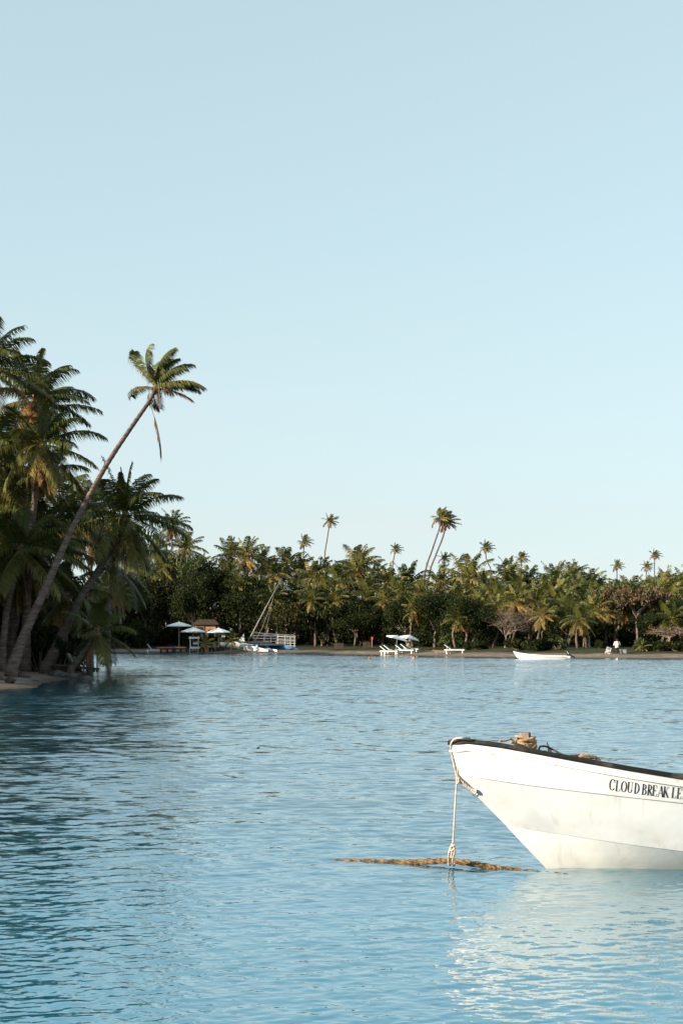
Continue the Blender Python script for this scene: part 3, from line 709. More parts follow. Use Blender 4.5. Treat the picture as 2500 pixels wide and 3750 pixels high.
sb.rope(pth([(1677,2858,12.04),(1704,2880,12.04),(1728,2896,12.04),(1737,2906,12.03),(1744,2898,12.02),(1736,2892,12.03)], YB), .009)
o = sb.build('bow_eye_rope', M_rope, off=at(1741,2893,11.93), loc=at(1741,2893,11.93), smooth=True)
tag(o, 'short doubled rope tied from the bow line to the metal ring on the stem', 'rope')
hw = MB(); hp = []
for px, Y, z in [(1150,12.75,-.05),(1215,12.66,-.021),(1330,12.57,-.004),(1450,12.47,.006),(1560,12.36,.030),(1640,12.27,.052),(1660,12.25,.052),(1720,12.20,.040),(1820,12.15,.008),(1925,12.10,-.018),(1990,12.02,-.024),(2060,11.93,-.022),(2140,11.85,-.05)]:
    hp.append(Vector((X_of(px, Y), Y, z)))
hw.rope(hp, .026, pitch=.26, n=7, seg=.03)
o = hw.build('hawser', M_haw, off=hp[6], loc=hp[6], smooth=True)
tag(o, 'thick brown weedy hawser arching just above the water below the bow', 'rope')
# turns round the post
wr = MB(); rr = random.Random(5)
pc = Vector((base.x, base.y, 0))
q = []
for i in range(90):
    a = i*.42; z = topz-.135+.0011*i+.012*math.sin(i*.7); r = .074+.010*math.sin(i*1.3)
    q.append(pc+Vector((math.cos(a)*r, math.sin(a)*r, z)))
wr.rope(q, .012, seg=.013)
q = [pc+Vector((math.cos(i*.5)*(.088+.014*rr.random()), math.sin(i*.5)*(.088+.014*rr.random()), base.z+.07+.055*math.sin(i*.5+1)**2+.002*i)) for i in range(30)]
wr.rope(q, .010, seg=.012)
def dk_(px, b, dz):
    s, z = on_deck(px, b, dz+.022); return hullpt(s, b, z)
q = [pc+Vector((-.06,-.02,base.z+.10)), dk_(1885,.02,.085), dk_(1862,.06,.06), dk_(1838,.10,.042)]
wr.rope(q, .008, seg=.012)
q = [pc+Vector((-.05,-.04,base.z+.05)), dk_(1895,.1,.045), dk_(1880,.14,.05), dk_(1893,.04,.055), dk_(1905,.0,.05), dk_(1900,.12,.045)]
wr.rope(q, .0105, seg=.012)
o = wr.build('post_rope', M_ropeb, off=base, loc=base, smooth=True); tag(o, 'tan rope wound in many turns round the wooden post on the foredeck', 'rope')
hs_ = MB(); hs_.tube(resample([dk_(1982,.05,.045), dk_(1988,.02,.075), dk_(2006,.0,.088), dk_(2026,.0,.078), dk_(2044,.03,.062), dk_(2062,.1,.044), dk_(2080,.16,.03)], .012), .0085, 7)
hl = dk_(2006,.0,.088); o = hs_.build('deck_hose', M_hose, off=hl, loc=hl, smooth=True); tag(o, 'dark bent hose arching above the black rail behind the mooring post', 'hose')
an = MB(); p0 = dk_(2028,-.02,.0); p1 = dk_(2012,-.03,.130)
an.add([p0+Vector((-.02,0,0)), p0+Vector((.03,0,0)), p0+Vector((.03,.02,0)), p0+Vector((-.02,.02,0)), p1+Vector((-.004,0,0)), p1+Vector((.006,.006,0))], [(0,1,5,4),(1,2,5),(2,3,4,5),(3,0,4),(3,2,1,0)])
an.tube([p0, p0+Vector((.12,.05,-.05)), p0+Vector((.30,.1,-.12))], .014, 6)
o = an.build('anchor', mat('rusty_metal', (.30,.20,.16), .6, .4, (.45,.36,.32), 20, 3), off=p0, loc=p0); tag(o, 'pointed rusty anchor fluke sticking up above the rail beside the hose', 'anchor')
co = MB()
co.rope([dk_(2070,-.1,.02), dk_(2095,-.08,.048), dk_(2125,-.05,.066), dk_(2155,-.02,.082), dk_(2180,0,.080), dk_(2196,.02,.055), dk_(2200,.02,.02)], .013, seg=.015)
co.rope([dk_(2132,.02,.052), dk_(2140,.05,.070), dk_(2165,.05,.076), dk_(2190,.04,.074), dk_(2204,.03,.055), dk_(2203,.03,.02)], .014, seg=.015)
co.rope([dk_(2110,-.02,.03), dk_(2140,.02,.045), dk_(2170,.0,.05), dk_(2180,-.02,.02)], .013, seg=.015)
o = co.build('rope_coil', M_ropeb, off=dk_(2170,0,.0), loc=dk_(2170,0,.0), smooth=True); tag(o, 'coil of golden rope heaped on the boat behind the rail above the lettering', 'rope')
# bird
bd = MB(); bp = at(945.5, 2739, 20)
bd.tube([bp+Vector((-.02,-.03,-.004)), bp+Vector((-.012,-.02,0)), bp, bp+Vector((.012,.02,.0)), bp+Vector((.02,.05,-.002))], [.004,.011,.013,.009,.002], 8)
for sg in (-1, 1):
    a = bp+Vector((sg*.008,0,.006)); k = bp+Vector((sg*.028,.0,-.004)); t = bp+Vector((sg*.040,.012,-.024))
    bd.add([a+Vector((0,-.01,0)), a+Vector((0,.014,0)), k+Vector((0,.012,0)), k+Vector((0,-.010,0)), t, a+Vector((0,0,.003)), k+Vector((0,0,.003))], [(0,1,5),(0,5,6,3),(5,1,2,6),(3,6,4),(6,2,4),(0,3,2,1),(3,4,2)])
o = bd.build('bird', mat('dark_feathers', (.03,.022,.022), .6, .3), off=bp, loc=bp); tag(o, 'tiny dark bird with drooping wings skimming the open water left of the boat', 'bird')

# ================================================================== VEGETATION
def base_at(px, Y): x = X_of(px, Y); return Vector((x, Y, gz(x, Y)))

def near_palm(name, trunk, radii, label, crown, nuts=True, seed=0, bark=None, group=None):
    """trunk: (px, py, depth) from the foot to the heart; crown: palm_crown keywords (or None)"""
    rng = random.Random(seed); P = [at(*t) for t in trunk]; b = P[0].copy(); b.z = gz(b.x, b.y)-.05
    if P[0].z > b.z: P.insert(0, b)
    root = thing(name, b, label, 'palm tree', group)
    Pl = [p-b for p in P]
    link('trunk', trunk_mesh('trunk', Pl, radii, bark or M_trunk, 12, rng=rng), root)
    if crown is not None:
        h = Pl[-1]; V, Fc, A = palm_crown(rng, **crown)
        c = link('crown', mesh_np('crown', V, Fc, M_palm, A), root, h)
        r = radii[-1]*1.9
        hk = husk_mesh(rng, r, r*2).build('husk', M_husk, c)
        if nuts: link('coconut_cluster', nuts_mesh(rng, 8, r*1.1), c)
    return root, b
GN = 'palms on the left headland'
# the leaning palm
lean_p, lb = near_palm('leaning_palm', [(42,2462,61.5),(62,2400,61.8),(90,2325,62.1),(140,2215,62.7),(190,2105,63.3),(240,1990,64.0),(300,1868,64.7),(375,1730,65.5),(434,1635,66.1),(500,1538,66.7),(548,1468,67.1),(572,1418,67.3)],
    [.30,.22,.18,.17,.155,.14,.13,.12,.11,.105,.095,.09], 'tall slender palm leaning far right against the sky, one dead frond hanging',
    dict(nf=18, L=2.2, wind=(1,.1,-.05), ws=1.05, nl=64, lw=.046, ll=.29, emin=-12, emax=95, dead=.06, azs=[1.4,-.3,.5,-1.0,2.9,1.9,.1,-.6,3.4,.9,0]), seed=3, nuts=False)
def hanging(p0, p1, rng, L=.3, n=34, m=None):
    V, T, A = [], [], []; k = 0
    for i in range(n):
        t = .25+.75*i/n; p = p0.lerp(p1, t)+Vector((.10*math.sin(t*3), 0, 0))
        for sg in (-1,1):
            d = Vector((sg*rng.uniform(.02,.10), rng.uniform(-.08,.08), -1)).normalized()*L*rng.uniform(.7,1.3)
            V += [p+Vector((-.02,0,0)), p+Vector((.02,0,0)), p+d]; T.append((k,k+1,k+2)); A += [rng.uniform(.85,1)]*3; k += 3
    mb = MB(); mb.tube([p0, p0.lerp(p1,.3)+Vector((.06,0,0)), p0.lerp(p1,.7)+Vector((.08,0,0)), p1], [.012,.016,.014,.006], 4)
    q = [f for f in mb.f if len(f) == 4]; Q_ = np.array(q)+k
    V += mb.v; A += [.97]*len(mb.v)
    return mesh_np('dead_frond', [tuple(v) for v in V], [np.array(T), Q_], M_palm, A)
rg = random.Random(8)
h0 = at(551,1482,67)-lb; h1 = at(590,1660,67)-lb
link('dead_frond', hanging(h0, h1, rg, .45), lean_p)
link('dead_frond', hanging(at(574,1440,67.1)-lb, at(574,1470,67.1)-lb, rg, .2, 8), lean_p)
C6 = dict(nl=66, lw=.052, ll=.27)
near_palm('coconut_palm', [(30,2440,70),(34,2300,70),(45,2100,70.5),(60,1800,71),(90,1580,71.5),(130,1456,72)], [.30,.2,.18,.17,.15,.14],
    'tallest full-crowned palm at upper left, left of the leaning palm', dict(nf=24, L=3.15, ws=.42, emin=-48, dead=.14, **C6), seed=11, group=GN)
near_palm('coconut_palm', [(120,2420,73),(124,2200,73),(134,1900,74),(140,1700,74.5),(158,1492,75)], [.28,.19,.17,.15,.13],
    'coconut palm whose crown tangles behind the highest left crown, trunk just right of it', dict(nf=16, L=2.8, ws=.4, emin=-62, dead=.25, **C6), seed=12, group=GN)
near_palm('coconut_palm', [(-120,2440,66),(-110,2200,66),(-80,1800,66.5),(-52,1345,67)], [.30,.2,.17,.14],
    'palm cut by the upper left edge, only right-hand fronds showing', dict(nf=24, L=3.4, ws=.35, emin=-42, dead=.12, **C6), seed=13, group=GN)
near_palm('coconut_palm', [(95,2430,68),(100,2200,68),(120,1900,68),(156,1625,68)], [.28,.19,.17,.14],
    'dark shaded palm directly below the highest left crown, fronds drooping right', dict(nf=24, L=2.8, ws=.35, emin=-68, dead=.05, **C6), seed=14, group=GN)
near_palm('coconut_palm', [(172,2445,67),(205,2380,67.2),(250,2280,67.8),(300,2180,68.5),(360,2090,69.3),(420,1980,70),(458,1886,70.5)], [.34,.26,.21,.18,.16,.15,.14],
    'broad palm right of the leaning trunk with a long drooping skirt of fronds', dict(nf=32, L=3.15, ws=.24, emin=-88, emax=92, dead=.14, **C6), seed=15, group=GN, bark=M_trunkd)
near_palm('coconut_palm', [(262,2450,66),(285,2420,66.2),(320,2370,66.6),(357,2310,67)], [.22,.15,.13,.11],
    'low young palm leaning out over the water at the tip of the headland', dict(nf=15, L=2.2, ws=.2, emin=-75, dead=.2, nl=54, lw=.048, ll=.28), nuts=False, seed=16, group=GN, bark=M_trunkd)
near_palm('coconut_palm', [(235,2445,70),(238,2340,70),(244,2250,70),(240,2185,70)], [.22,.16,.14,.12],
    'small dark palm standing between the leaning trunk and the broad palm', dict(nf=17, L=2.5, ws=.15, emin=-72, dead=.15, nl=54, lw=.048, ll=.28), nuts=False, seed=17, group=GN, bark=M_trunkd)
near_palm('coconut_palm', [(8,2445,66),(12,2370,66),(22,2270,66.3),(38,2180,66.6),(62,2090,67),(80,2010,67.3)], [.24,.16,.15,.14,.13,.12],
    'near palm at the left edge with a reddish sunlit trunk, dark crown overlapping others', dict(nf=24, L=3.2, ws=.25, emin=-70, dead=.1, **C6), seed=18, group=GN)
near_palm('coconut_palm', [(46,2440,69),(52,2350,69),(64,2240,69.3),(72,2130,69.6),(76,2040,70)], [.24,.17,.16,.15,.13],
    'palm with a straight grey trunk just left of the leaning trunk low on the headland', dict(nf=22, L=3.1, ws=.25, emin=-72, dead=.22, **C6), seed=19, group=GN)
near_palm('coconut_palm', [(-60,2440,70),(-50,2200,70),(-30,1900,70.5),(0,1690,71)], [.28,.19,.17,.14],
    'dark palm crown at the left edge halfway up, in the shade of taller ones', dict(nf=26, L=3.4, ws=.3, emin=-68, dead=.08, **C6), seed=20, group=GN)
near_palm('coconut_palm', [(110,2430,74),(112,2200,74),(120,2000,74.5),(134,1745,75)], [.26,.17,.15,.13],
    'yellow-green palm with narrow upright fronds, below the dark shaded crown', dict(nf=20, L=2.7, ws=.25, emin=-50, dead=.05, **C6), seed=21, group=GN)
near_palm('coconut_palm', [(200,2430,76),(202,2200,76),(214,2040,77),(226,1880,78)], [.26,.17,.15,.13],
    'pale green palm whose crown the leaning trunk crosses, behind and left of it', dict(nf=24, L=3.2, ws=.25, emin=-60, dead=.12, **C6), seed=22, group=GN)
near_palm('coconut_palm', [(330,2420,82),(330,2200,82),(332,2050,83),(338,1905,84)], [.26,.17,.15,.13],
    'sunlit palm crown between the leaning trunk and the broad palm, a little behind', dict(nf=26, L=3.3, ws=.3, emin=-62, dead=.18, **C6), seed=23, group=GN)
near_palm('coconut_palm', [(20,2430,70),(22,2200,70),(20,2000,70.5),(18,1870,71)], [.26,.17,.15,.13],
    'palm filling the left edge below mid-height with long hanging dark fronds', dict(nf=28, L=3.6, ws=.25, emin=-78, dead=.12, **C6), seed=24, group=GN)
near_palm('coconut_palm', [(150,2430,72),(150,2250,72),(152,2100,72.4),(150,1990,73)], [.26,.17,.15,.13],
    'mid-height dark palm right behind the lower half of the leaning trunk', dict(nf=26, L=3.3, ws=.22, emin=-80, dead=.15, **C6), seed=25, group=GN)
near_palm('coconut_palm', [(395,2400,95),(400,2250,95),(408,2150,96),(415,2060,97)], [.26,.17,.15,.13],
    'dark palm behind the skirt of the broad palm, above the water gap', dict(nf=28, L=4.2, ws=.2, emin=-85, dead=.15, **C6), seed=26, group=GN)


# broad-leaved trees and bushes: a few kinds, each with its own wood and crown mesh
def tree_kind(seed, H, flat, nleaf, size, m, agec, agev, clump, bark, fork=.28, levels=4, nstem=1, extra=0, cflat=.7, r0=.26):
    rng = random.Random(seed); wood, ends = branch_tree(rng, H=H, fork=fork, levels=levels, flat=flat, nstem=nstem, r0=r0)
    w_ = bpy.data.meshes.new('trunk'); w_.from_pydata([tuple(v) for v in wood.v], [], wood.f); w_.update(); w_.materials.append(bark)
    cs = [tuple(p) for p, lv in ends if p.z > H*.22]; rs = [clump*rng.uniform(.7,1.3) for _ in cs]
    if extra:
        RR_ = sorted(math.hypot(c[0], c[1]) for c in cs)[int(len(cs)*.9)]
        for i in range(extra):
            a_ = rng.uniform(0, 6.28); r_ = RR_*rng.uniform(.35,1)**.6; cs.append((math.cos(a_)*r_, math.sin(a_)*r_, H*rng.uniform(.08,.5))); rs.append(clump*rng.uniform(.7,1.1))
    cr = None
    if nleaf:
        V, Fc, A = leaf_cloud(rng, cs, rs, nleaf, size, cflat, agec, agev); cr = mesh_np('crown', V, Fc, m, A)
    zt = max(c[2] for c in cs)+clump*.5; xr = sorted(abs(c[0]) for c in cs)[int(len(cs)*.93)]+clump*.6
    return dict(w=w_, c=cr, top=zt, rad=xr)
KIND = {
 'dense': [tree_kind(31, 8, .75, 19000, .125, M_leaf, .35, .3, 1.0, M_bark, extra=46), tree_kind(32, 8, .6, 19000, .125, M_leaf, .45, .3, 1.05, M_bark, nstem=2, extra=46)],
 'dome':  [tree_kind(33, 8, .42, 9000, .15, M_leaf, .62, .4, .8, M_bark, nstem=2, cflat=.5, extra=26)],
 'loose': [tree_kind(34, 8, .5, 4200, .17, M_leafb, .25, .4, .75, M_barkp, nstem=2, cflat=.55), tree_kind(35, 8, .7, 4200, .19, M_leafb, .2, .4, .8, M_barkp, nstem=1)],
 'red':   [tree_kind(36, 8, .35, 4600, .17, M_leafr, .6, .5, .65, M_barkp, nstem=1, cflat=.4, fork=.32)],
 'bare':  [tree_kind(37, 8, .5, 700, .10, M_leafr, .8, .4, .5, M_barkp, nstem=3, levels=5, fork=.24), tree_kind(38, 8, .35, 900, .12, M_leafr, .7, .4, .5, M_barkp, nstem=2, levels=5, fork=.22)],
}
def bush_kind(seed, n, size, m, agec, flat=.75):
    rng = random.Random(seed); cs, rs = [], []; mb = MB()
    for i in range(16):
        a = rng.uniform(0, 6.28); r = rng.uniform(0, .85)**.7; z = rng.uniform(.25,.85)*(1-.5*r*r); p = (math.cos(a)*r, math.sin(a)*r, z)
        cs.append(p); rs.append(rng.uniform(.18,.34)); mb.tube([(p[0]*.15, p[1]*.15, -.1), (p[0]*.6, p[1]*.6, z*.6), p], [.03,.02,.008], 4)
    V, Fc, A = leaf_cloud(rng, cs, rs, n, size, flat, agec, .35)
    w_ = bpy.data.meshes.new('stems'); w_.from_pydata([tuple(v) for v in mb.v], [], mb.f); w_.update(); w_.materials.append(M_bark)
    return dict(w=w_, c=mesh_np('foliage', V, Fc, m, A))
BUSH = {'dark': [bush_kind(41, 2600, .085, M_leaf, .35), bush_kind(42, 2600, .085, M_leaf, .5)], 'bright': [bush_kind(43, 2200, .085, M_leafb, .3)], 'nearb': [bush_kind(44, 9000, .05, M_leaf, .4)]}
def put_tree(px, top, rad_px, Y, kind, label, group, k=0, rz=0, name='broadleaf_tree', base_px=None):
    K = KIND[kind][k % len(KIND[kind])]; b = base_at(px if base_px is None else base_px, Y)
    Ht = CAMZ-(top-2325)/F*Y-b.z; R = rad_px/F*Y; sz = Ht/K['top']; sr = max(R/K['rad'], .25)
    root = thing(name, b, label, 'tree', group, rz); 
    for nme, me in (('trunk', K['w']), ('crown', K['c'])):
        if me: o = link(nme, me, root); o.scale = (sr, sr, sz)
    return root
def put_bush(px, Y, wpx, hpx, kind, label, group='bushes along the far shore', k=0, rz=0):
    K = BUSH[kind][k % len(BUSH[kind])]; b = base_at(px, Y); root = thing('bush', b, label, 'bush', group, rz)
    for nme, me in (('stems', K['w']), ('foliage', K['c'])):
        o = link(nme, me, root); o.scale = (wpx/F*Y/2, wpx/F*Y/2, hpx/F*Y)
    return root
# headland bushes behind the near trunks
GB = 'bushes between the trunks of the headland'
for px, Y, wd, ht, k, lab in [(150,69,190,190,'nearb','dark leafy bush filling the space between the leaning trunk and the next trunk'),
    (225,67.5,110,150,'nearb','dark bush at the water edge beside the broken timber frame'), (20,72,260,230,'dark','dark thicket behind the trunks at the left edge'),
    (110,78,320,360,'dark','tall dark thicket behind the leaning trunk'), (-130,72,320,330,'dark','dark thicket just outside the left edge'), (215,80,200,300,'dark','dark thicket behind the broad palm trunk'), (60,90,420,520,'dark','tallest dark thicket deep behind the headland palms')]:
    b_ = put_bush(px, Y, wd, ht, k, lab, GB, k=abs(int(px)) % 2, rz=px*.1)

# ---------------- far shore: trees named by hand, left to right
GT = 'broad-leaved trees along the far shore'
far_trees = [
 (300,2120,110,178,'dense','dark tree on the far beach just behind the headland gap'), (420,2080,120,182,'dense','dark tree on the far beach left of the first loungers'),
 (540,2090,110,176,'dense','dark round tree behind the lone white lounger'), (600,2040,85,178,'dense','dark tree right of the broad palm skirt, over the first umbrella'),
 (678,2000,90,176,'loose','sunlit loose tree with pale twigs above the left white umbrella'), (722,2070,75,172,'dense','dark tree right over the brown hut'),
 (800,2055,105,176,'dense','dark spreading tree above the three left umbrellas'), (880,2090,95,172,'dense','dark tree behind the foot of the catamaran mast'),
 (975,2140,90,170,'dense','dark tree above the blue catamaran hull'), (1010,2125,70,178,'bare','leafless tree with pale limbs crossing the top of the mast'),
 (1085,2100,52,180,'bare','bare pinkish tree with a fine round twig crown'), (1060,2190,85,166,'dome','low dark tree above the boat rack'),
 (1180,2135,135,168,'dome','wide brownish dome-shaped tree right of the mast'), (1300,2190,100,165,'dense','dark tree left of the two square umbrellas'),
 (1390,2170,70,172,'dense','dark narrow tree behind the left of the two square umbrellas'), (1490,2165,80,160,'dense','dark tree just behind the two square umbrellas'),
 (1590,2160,95,156,'dense','dark tree behind the single green lounger'), (1700,2175,100,150,'dense','very dark rounded tree left of the anchored white dinghy'),
 (1790,2150,80,155,'red','reddish brown tree between dark ones above the dinghy bow'), (1850,2220,85,148,'bare','grey leafless spreading tree above the dinghy bow'),
 (1930,2215,105,150,'bare','widest leafless grey tree, above the middle of the dinghy'), (1990,2225,70,156,'loose','loose green tree above the dinghy stern'),
 (2075,2215,88,146,'dense','dark rounded tree above the outboard motor'), (2190,2150,70,158,'loose','green loose tree left of the standing man'),
 (2250,2140,75,150,'red','layered reddish tree above the standing man'), (2335,2145,95,146,'red','layered tree with a pale forked trunk right of the standing man'),
 (2310,2120,70,160,'loose','bright leafy tree behind the pale forked trunk'), (2420,2235,90,142,'dense','dark tree near the right edge with bare limbs below'),
 (2440,2280,80,136,'bare','low leafless pale tree near the right edge'), (2520,2180,90,146,'loose','green tree cut by the right edge'),
]
far_trees = [q for q in far_trees if not (q[4] == 'red' and q[0] < 1800)]
for i, (px, top, r, Y, kd, lab) in enumerate(far_trees):
    put_tree(px, top, r, Y, kd, lab, GT, k=i, rz=i*1.7)
far_bushes = [(300,171,170,110,'dark','low dark bush by the far beach at the left, beside the headland gap'),(440,171,200,110,'dark','dark bush reaching down to the far beach, left of the lone white lounger'),(520,168,110,120,'dark','dark bush at the left end of the lone white lounger'),
 (640,176,120,70,'dark','dark bush behind the left umbrella pole'),(800,172,130,60,'bright','sunlit bush right of the brown hut'),(748,163,120,68,'dark','dark bush hiding the lower wall of the brown hut'),(700,165,70,60,'dark','dark bush behind the daybed'),(880,175,120,70,'dark','dark bush behind the lettered catamaran'),
 (1560,158,110,50,'dark','dark bush right of the pair of umbrellas'),(1655,150,110,55,'bright','leafy green bush behind the single lounger'),(1740,140,90,40,'dark','small dark bush by the shore right of the single lounger'),
 (1900,134,120,52,'dark','dark hedge-like bush behind the dinghy bow'),(1965,132,120,50,'dark','dark hedge-like bush behind the dinghy middle'),(2040,134,80,46,'bright','bright green bush behind the dinghy stern'),
 (2200,140,60,36,'dark','dark bush beside the leaning striped board'),(2345,130,60,45,'bright','young bush by the pale forked trunk'),(2405,128,100,42,'dark','dark hedge-like bush left of the right edge'),(2480,127,110,44,'dark','dark hedge-like bush at the right edge')]
for i, (px, Y, wd, ht, kd, lab) in enumerate(far_bushes): put_bush(px, Y, wd, ht, kd, lab, k=i, rz=i*2.1)

# ---------------- far palms: crowns shared between trees, every stem its own
FARC = []
for i in range(8):
    rng = random.Random(60+i); V, Fc, A = palm_crown(rng, nf=28, L=3.6, wind=(1,.2,0), ws=.38+.04*(i % 3), nl=24, lw=.12, ll=.27, emin=-62, dead=.10+.03*(i % 3))
    FARC.append(mesh_np('crown', V, Fc, M_palm, np.clip(A+.06+.07*(i % 4), 0, 1)))
TALLC = []
for i in range(4):
    rng = random.Random(80+i); V, Fc, A = palm_crown(rng, nf=22, L=3.3, wind=(1,.1,0), ws=1.0, nl=26, lw=.12, ll=.29, emin=-40, dead=.22)
    TALLC.append(mesh_np('crown', V, Fc, M_palm, np.clip(A+.18, 0, 1)))
def far_palm(px, py, Y, r_px, label, meshes, k, group, base_px=None, mid=None, tr=.12, name='coconut_palm', cat='palm tree', rz=None):
    b = base_at(px if base_px is None else base_px, Y); h = at(px, py, Y)-b
    root = thing(name, b, label, cat, group); rng = random.Random(k*7+1)
    bend = rng.uniform(-.5,.5)
    pts = [Vector((0,0,-.2))]
    if mid: pts += [at(mx, my, Y)-b for mx, my in mid]
    else: pts += [Vector((h.x*.3+bend, 0, h.z*.4)), Vector((h.x*.7+bend*.7, 0, h.z*.75))]
    pts.append(h)
    link('trunk', trunk_mesh('trunk', pts, [tr*1.5, tr, tr*.85, tr*.75], M_trunk if k < 200 else M_trunkd, 7, rings=False, rng=rng, step=.8), root)
    c = link('crown', meshes[k % len(meshes)], root, h); s = r_px/F*Y/3.1; c.scale = (s, s, s); c.rotation_euler = (0, 0, rng.uniform(-.5,.5) if rz is None else rz)
    return root
GTALL = 'tall wind-blown palms rising above the far treeline'
tall = [(1114,1985,215,34,1116,None,'tall round-crowned palm just left of the slender tall palm right of the mast'),
 (1208,1908,225,34,1189,[(1188,2060),(1196,1985)],'slender tall palm right of the mast with thin bent trunk and ragged crown'),
 (1449,2012,240,27,1436,[(1437,2090),(1440,2050)],'small tall palm left of the twin palms on the skyline'),
 (1615,1898,215,50,1540,[(1553,2115),(1583,2010),(1608,1935)],'left stem of the twin tall palms leaning right above the treeline'),
 (1636,1912,217,48,1555,[(1568,2122),(1592,2040),(1618,1975)],'right stem of the twin tall palms leaning right above the treeline'),
 (1626,2044,235,30,1622,[(1624,2120),(1624,2080)],'small ragged palm just under the crowns of the twin tall palms'),
 (1779,2006,225,32,1800,[(1797,2105),(1786,2065),(1777,2035)],'palm with an S-bent trunk right of the twin tall palms'),
 (1908,2044,225,32,1910,[(1911,2110),(1906,2075)],'upright palm with drooping pale dead fronds, above the dinghy'),
 (2257,2072,235,28,2256,[(2257,2140),(2257,2105)],'thin straight palm with spread single fronds left of the last skyline pair'),
 (2366,2074,235,26,2364,[(2364,2140),(2365,2100)],'shorter palm of the last pair on the skyline at right'),
 (2396,2034,240,26,2396,[(2395,2130),(2394,2080)],'taller palm of the last pair on the skyline at right')]
for i, (px, py, Y, r, bp_, mid, lab) in enumerate(tall):
    far_palm(px, py, Y, r, lab, TALLC, i, GTALL, bp_, mid, tr=.12 if i not in (3,4) else .15, rz=[0,.3,-.2,.15][i % 4])
# canopy palms, heart position and crown radius in the photograph
can = [(633,1915,176,52),(678,2000,185,62),(740,2075,190,55),(842,2025,190,58),(905,2030,186,66),(960,2060,192,60),(1000,2095,186,60),(1050,2060,192,62),(1095,2085,190,60),
 (1140,2110,180,58),(1175,2095,192,60),(1235,2120,178,60),(1310,2085,186,80),(1270,2110,196,58),(1370,2110,190,62),(1345,2160,172,60),(1420,2130,186,66),(1405,2190,166,55),(1495,2130,190,72),
 (1460,2165,172,58),(1540,2160,178,56),(1610,2130,188,66),(1670,2140,192,56),(1715,2110,184,84),(1690,2180,168,60),(1765,2145,190,58),(1800,2165,176,62),(1862,2130,188,66),(1900,2160,182,60),
 (1930,2130,190,64),(1960,2200,160,78),(2010,2165,178,66),(2035,2125,188,68),(2085,2120,194,54),(2060,2170,176,58),(2110,2155,184,60),(2150,2190,162,78),(2190,2160,190,56),(2160,2130,196,54),
 (2230,2170,184,52),(2270,2165,188,50),(2318,2160,190,58),(2375,2165,186,54),(2410,2150,190,60),(2440,2145,178,68),(2420,2200,150,84),(2475,2165,184,60),(2510,2140,178,66),(2500,2230,150,62),
 (1000,2180,168,44),(1145,2185,165,46),(1225,2190,165,46),(1570,2200,164,50),(1765,2210,160,50),(1840,2195,164,60),(2080,2220,152,56),(2125,2260,140,52),(2230,2240,150,40),
 (1520,2225,156,46),(1625,2225,158,50),(1680,2255,148,44),(1745,2235,150,50),(1815,2230,150,52),(1890,2195,156,62),(1985,2245,146,50),(2040,2195,160,60),(2175,2230,146,56),(2205,2205,156,58),(2290,2215,152,52),(2360,2205,152,56),(2455,2255,140,60),(2485,2185,158,60),(1190,2150,172,58),(1085,2160,174,52),(890,2140,172,50),(960,2150,172,48),(830,2095,176,54),(575,2010,185,55),(600,2065,176,60),(520,2100,180,60),(480,2030,190,60),(430,2160,174,55),(2550,2180,160,70),(2600,2120,185,70),(1860,2080,205,44),(1310,2050,205,60),(2100,2095,205,48)]
marks = [(600,'over the far left beach'),(700,'over the left white umbrella'),(800,'over the three left umbrellas'),(930,'over the lettered catamaran'),(1060,'by the top of the slanting mast'),
 (1150,'over the boat rack'),(1260,'over the dome-shaped tree'),(1400,'between the mast and the square umbrellas'),(1500,'over the two square umbrellas'),(1600,'by the foot of the twin tall palms'),
 (1750,'over the single lounger'),(1870,'left of the dinghy bow'),(1970,'over the dinghy bow'),(2090,'over the dinghy stern'),(2200,'over the white post'),(2300,'over the standing man'),(2420,'below the last skyline pair'),(9999,'at the right edge')]
can.sort(); seen = {}
groups_ = {}
for c_ in can: groups_.setdefault(next(t for q, t in marks if c_[0] < q), []).append(c_)
ordw = ['leftmost']+[w_+' from left' for w_ in 'second third fourth fifth sixth seventh eighth ninth tenth eleventh twelfth'.split()]
idx = 0
for t_, L_ in groups_.items():
    for j, (px, py, Y, r) in enumerate(L_):
        hgt = 'high' if py < 2100 else 'low' if py > 2175 else 'mid-height'
        lab = f'{hgt} green palm in the far wood {t_}' if len(L_) == 1 else f'{ordw[j]} far-wood palm {t_}'
        far_palm(px, py+8, Y, r*1.22, lab, FARC, idx, 'palms of the far wood', base_px=px+random.Random(idx).uniform(-30,15), tr=.13); idx += 1
# one sunlit leaning palm at the right with a long orange skirt, and small young palms by the loungers
def young(px, Y, h_px, label, L=1.3, age=.35, k=0):
    rng = random.Random(200+k); b = base_at(px, Y); root = thing('young_palm', b, label, 'palm tree', 'young palms on the beach')
    hz = h_px/F*Y*.45
    link('trunk', trunk_mesh('trunk', [(0,0,-.1),(0,0,hz*.5),(0,0,hz)], [.09,.07,.05], M_husk, 6, rings=False, rng=rng, step=.3), root)
    V, Fc, A = palm_crown(rng, nf=11, L=L, wind=(1,.1,0), ws=.25, nl=18, lw=.11, ll=.3, emin=-35, dead=.1)
    link('crown', mesh_np('crown', V, Fc, M_palm, np.clip(A*.5+age, 0, 1)), root, (0,0,hz))
young(752, 156, 70, 'young yellowish palm in front of the middle and right of the left umbrellas', 1.3, .45, 0)
young(848, 154, 112, 'young green palm standing before the lettered catamaran hull', 1.15, .15, 1)
young(2352, 128, 36, 'tiny young palm on the grass at right near the hedge', .8, .2, 2)
young(812, 160, 45, 'low orange-tinged young palm under the third left umbrella', 1.0, .6, 3)

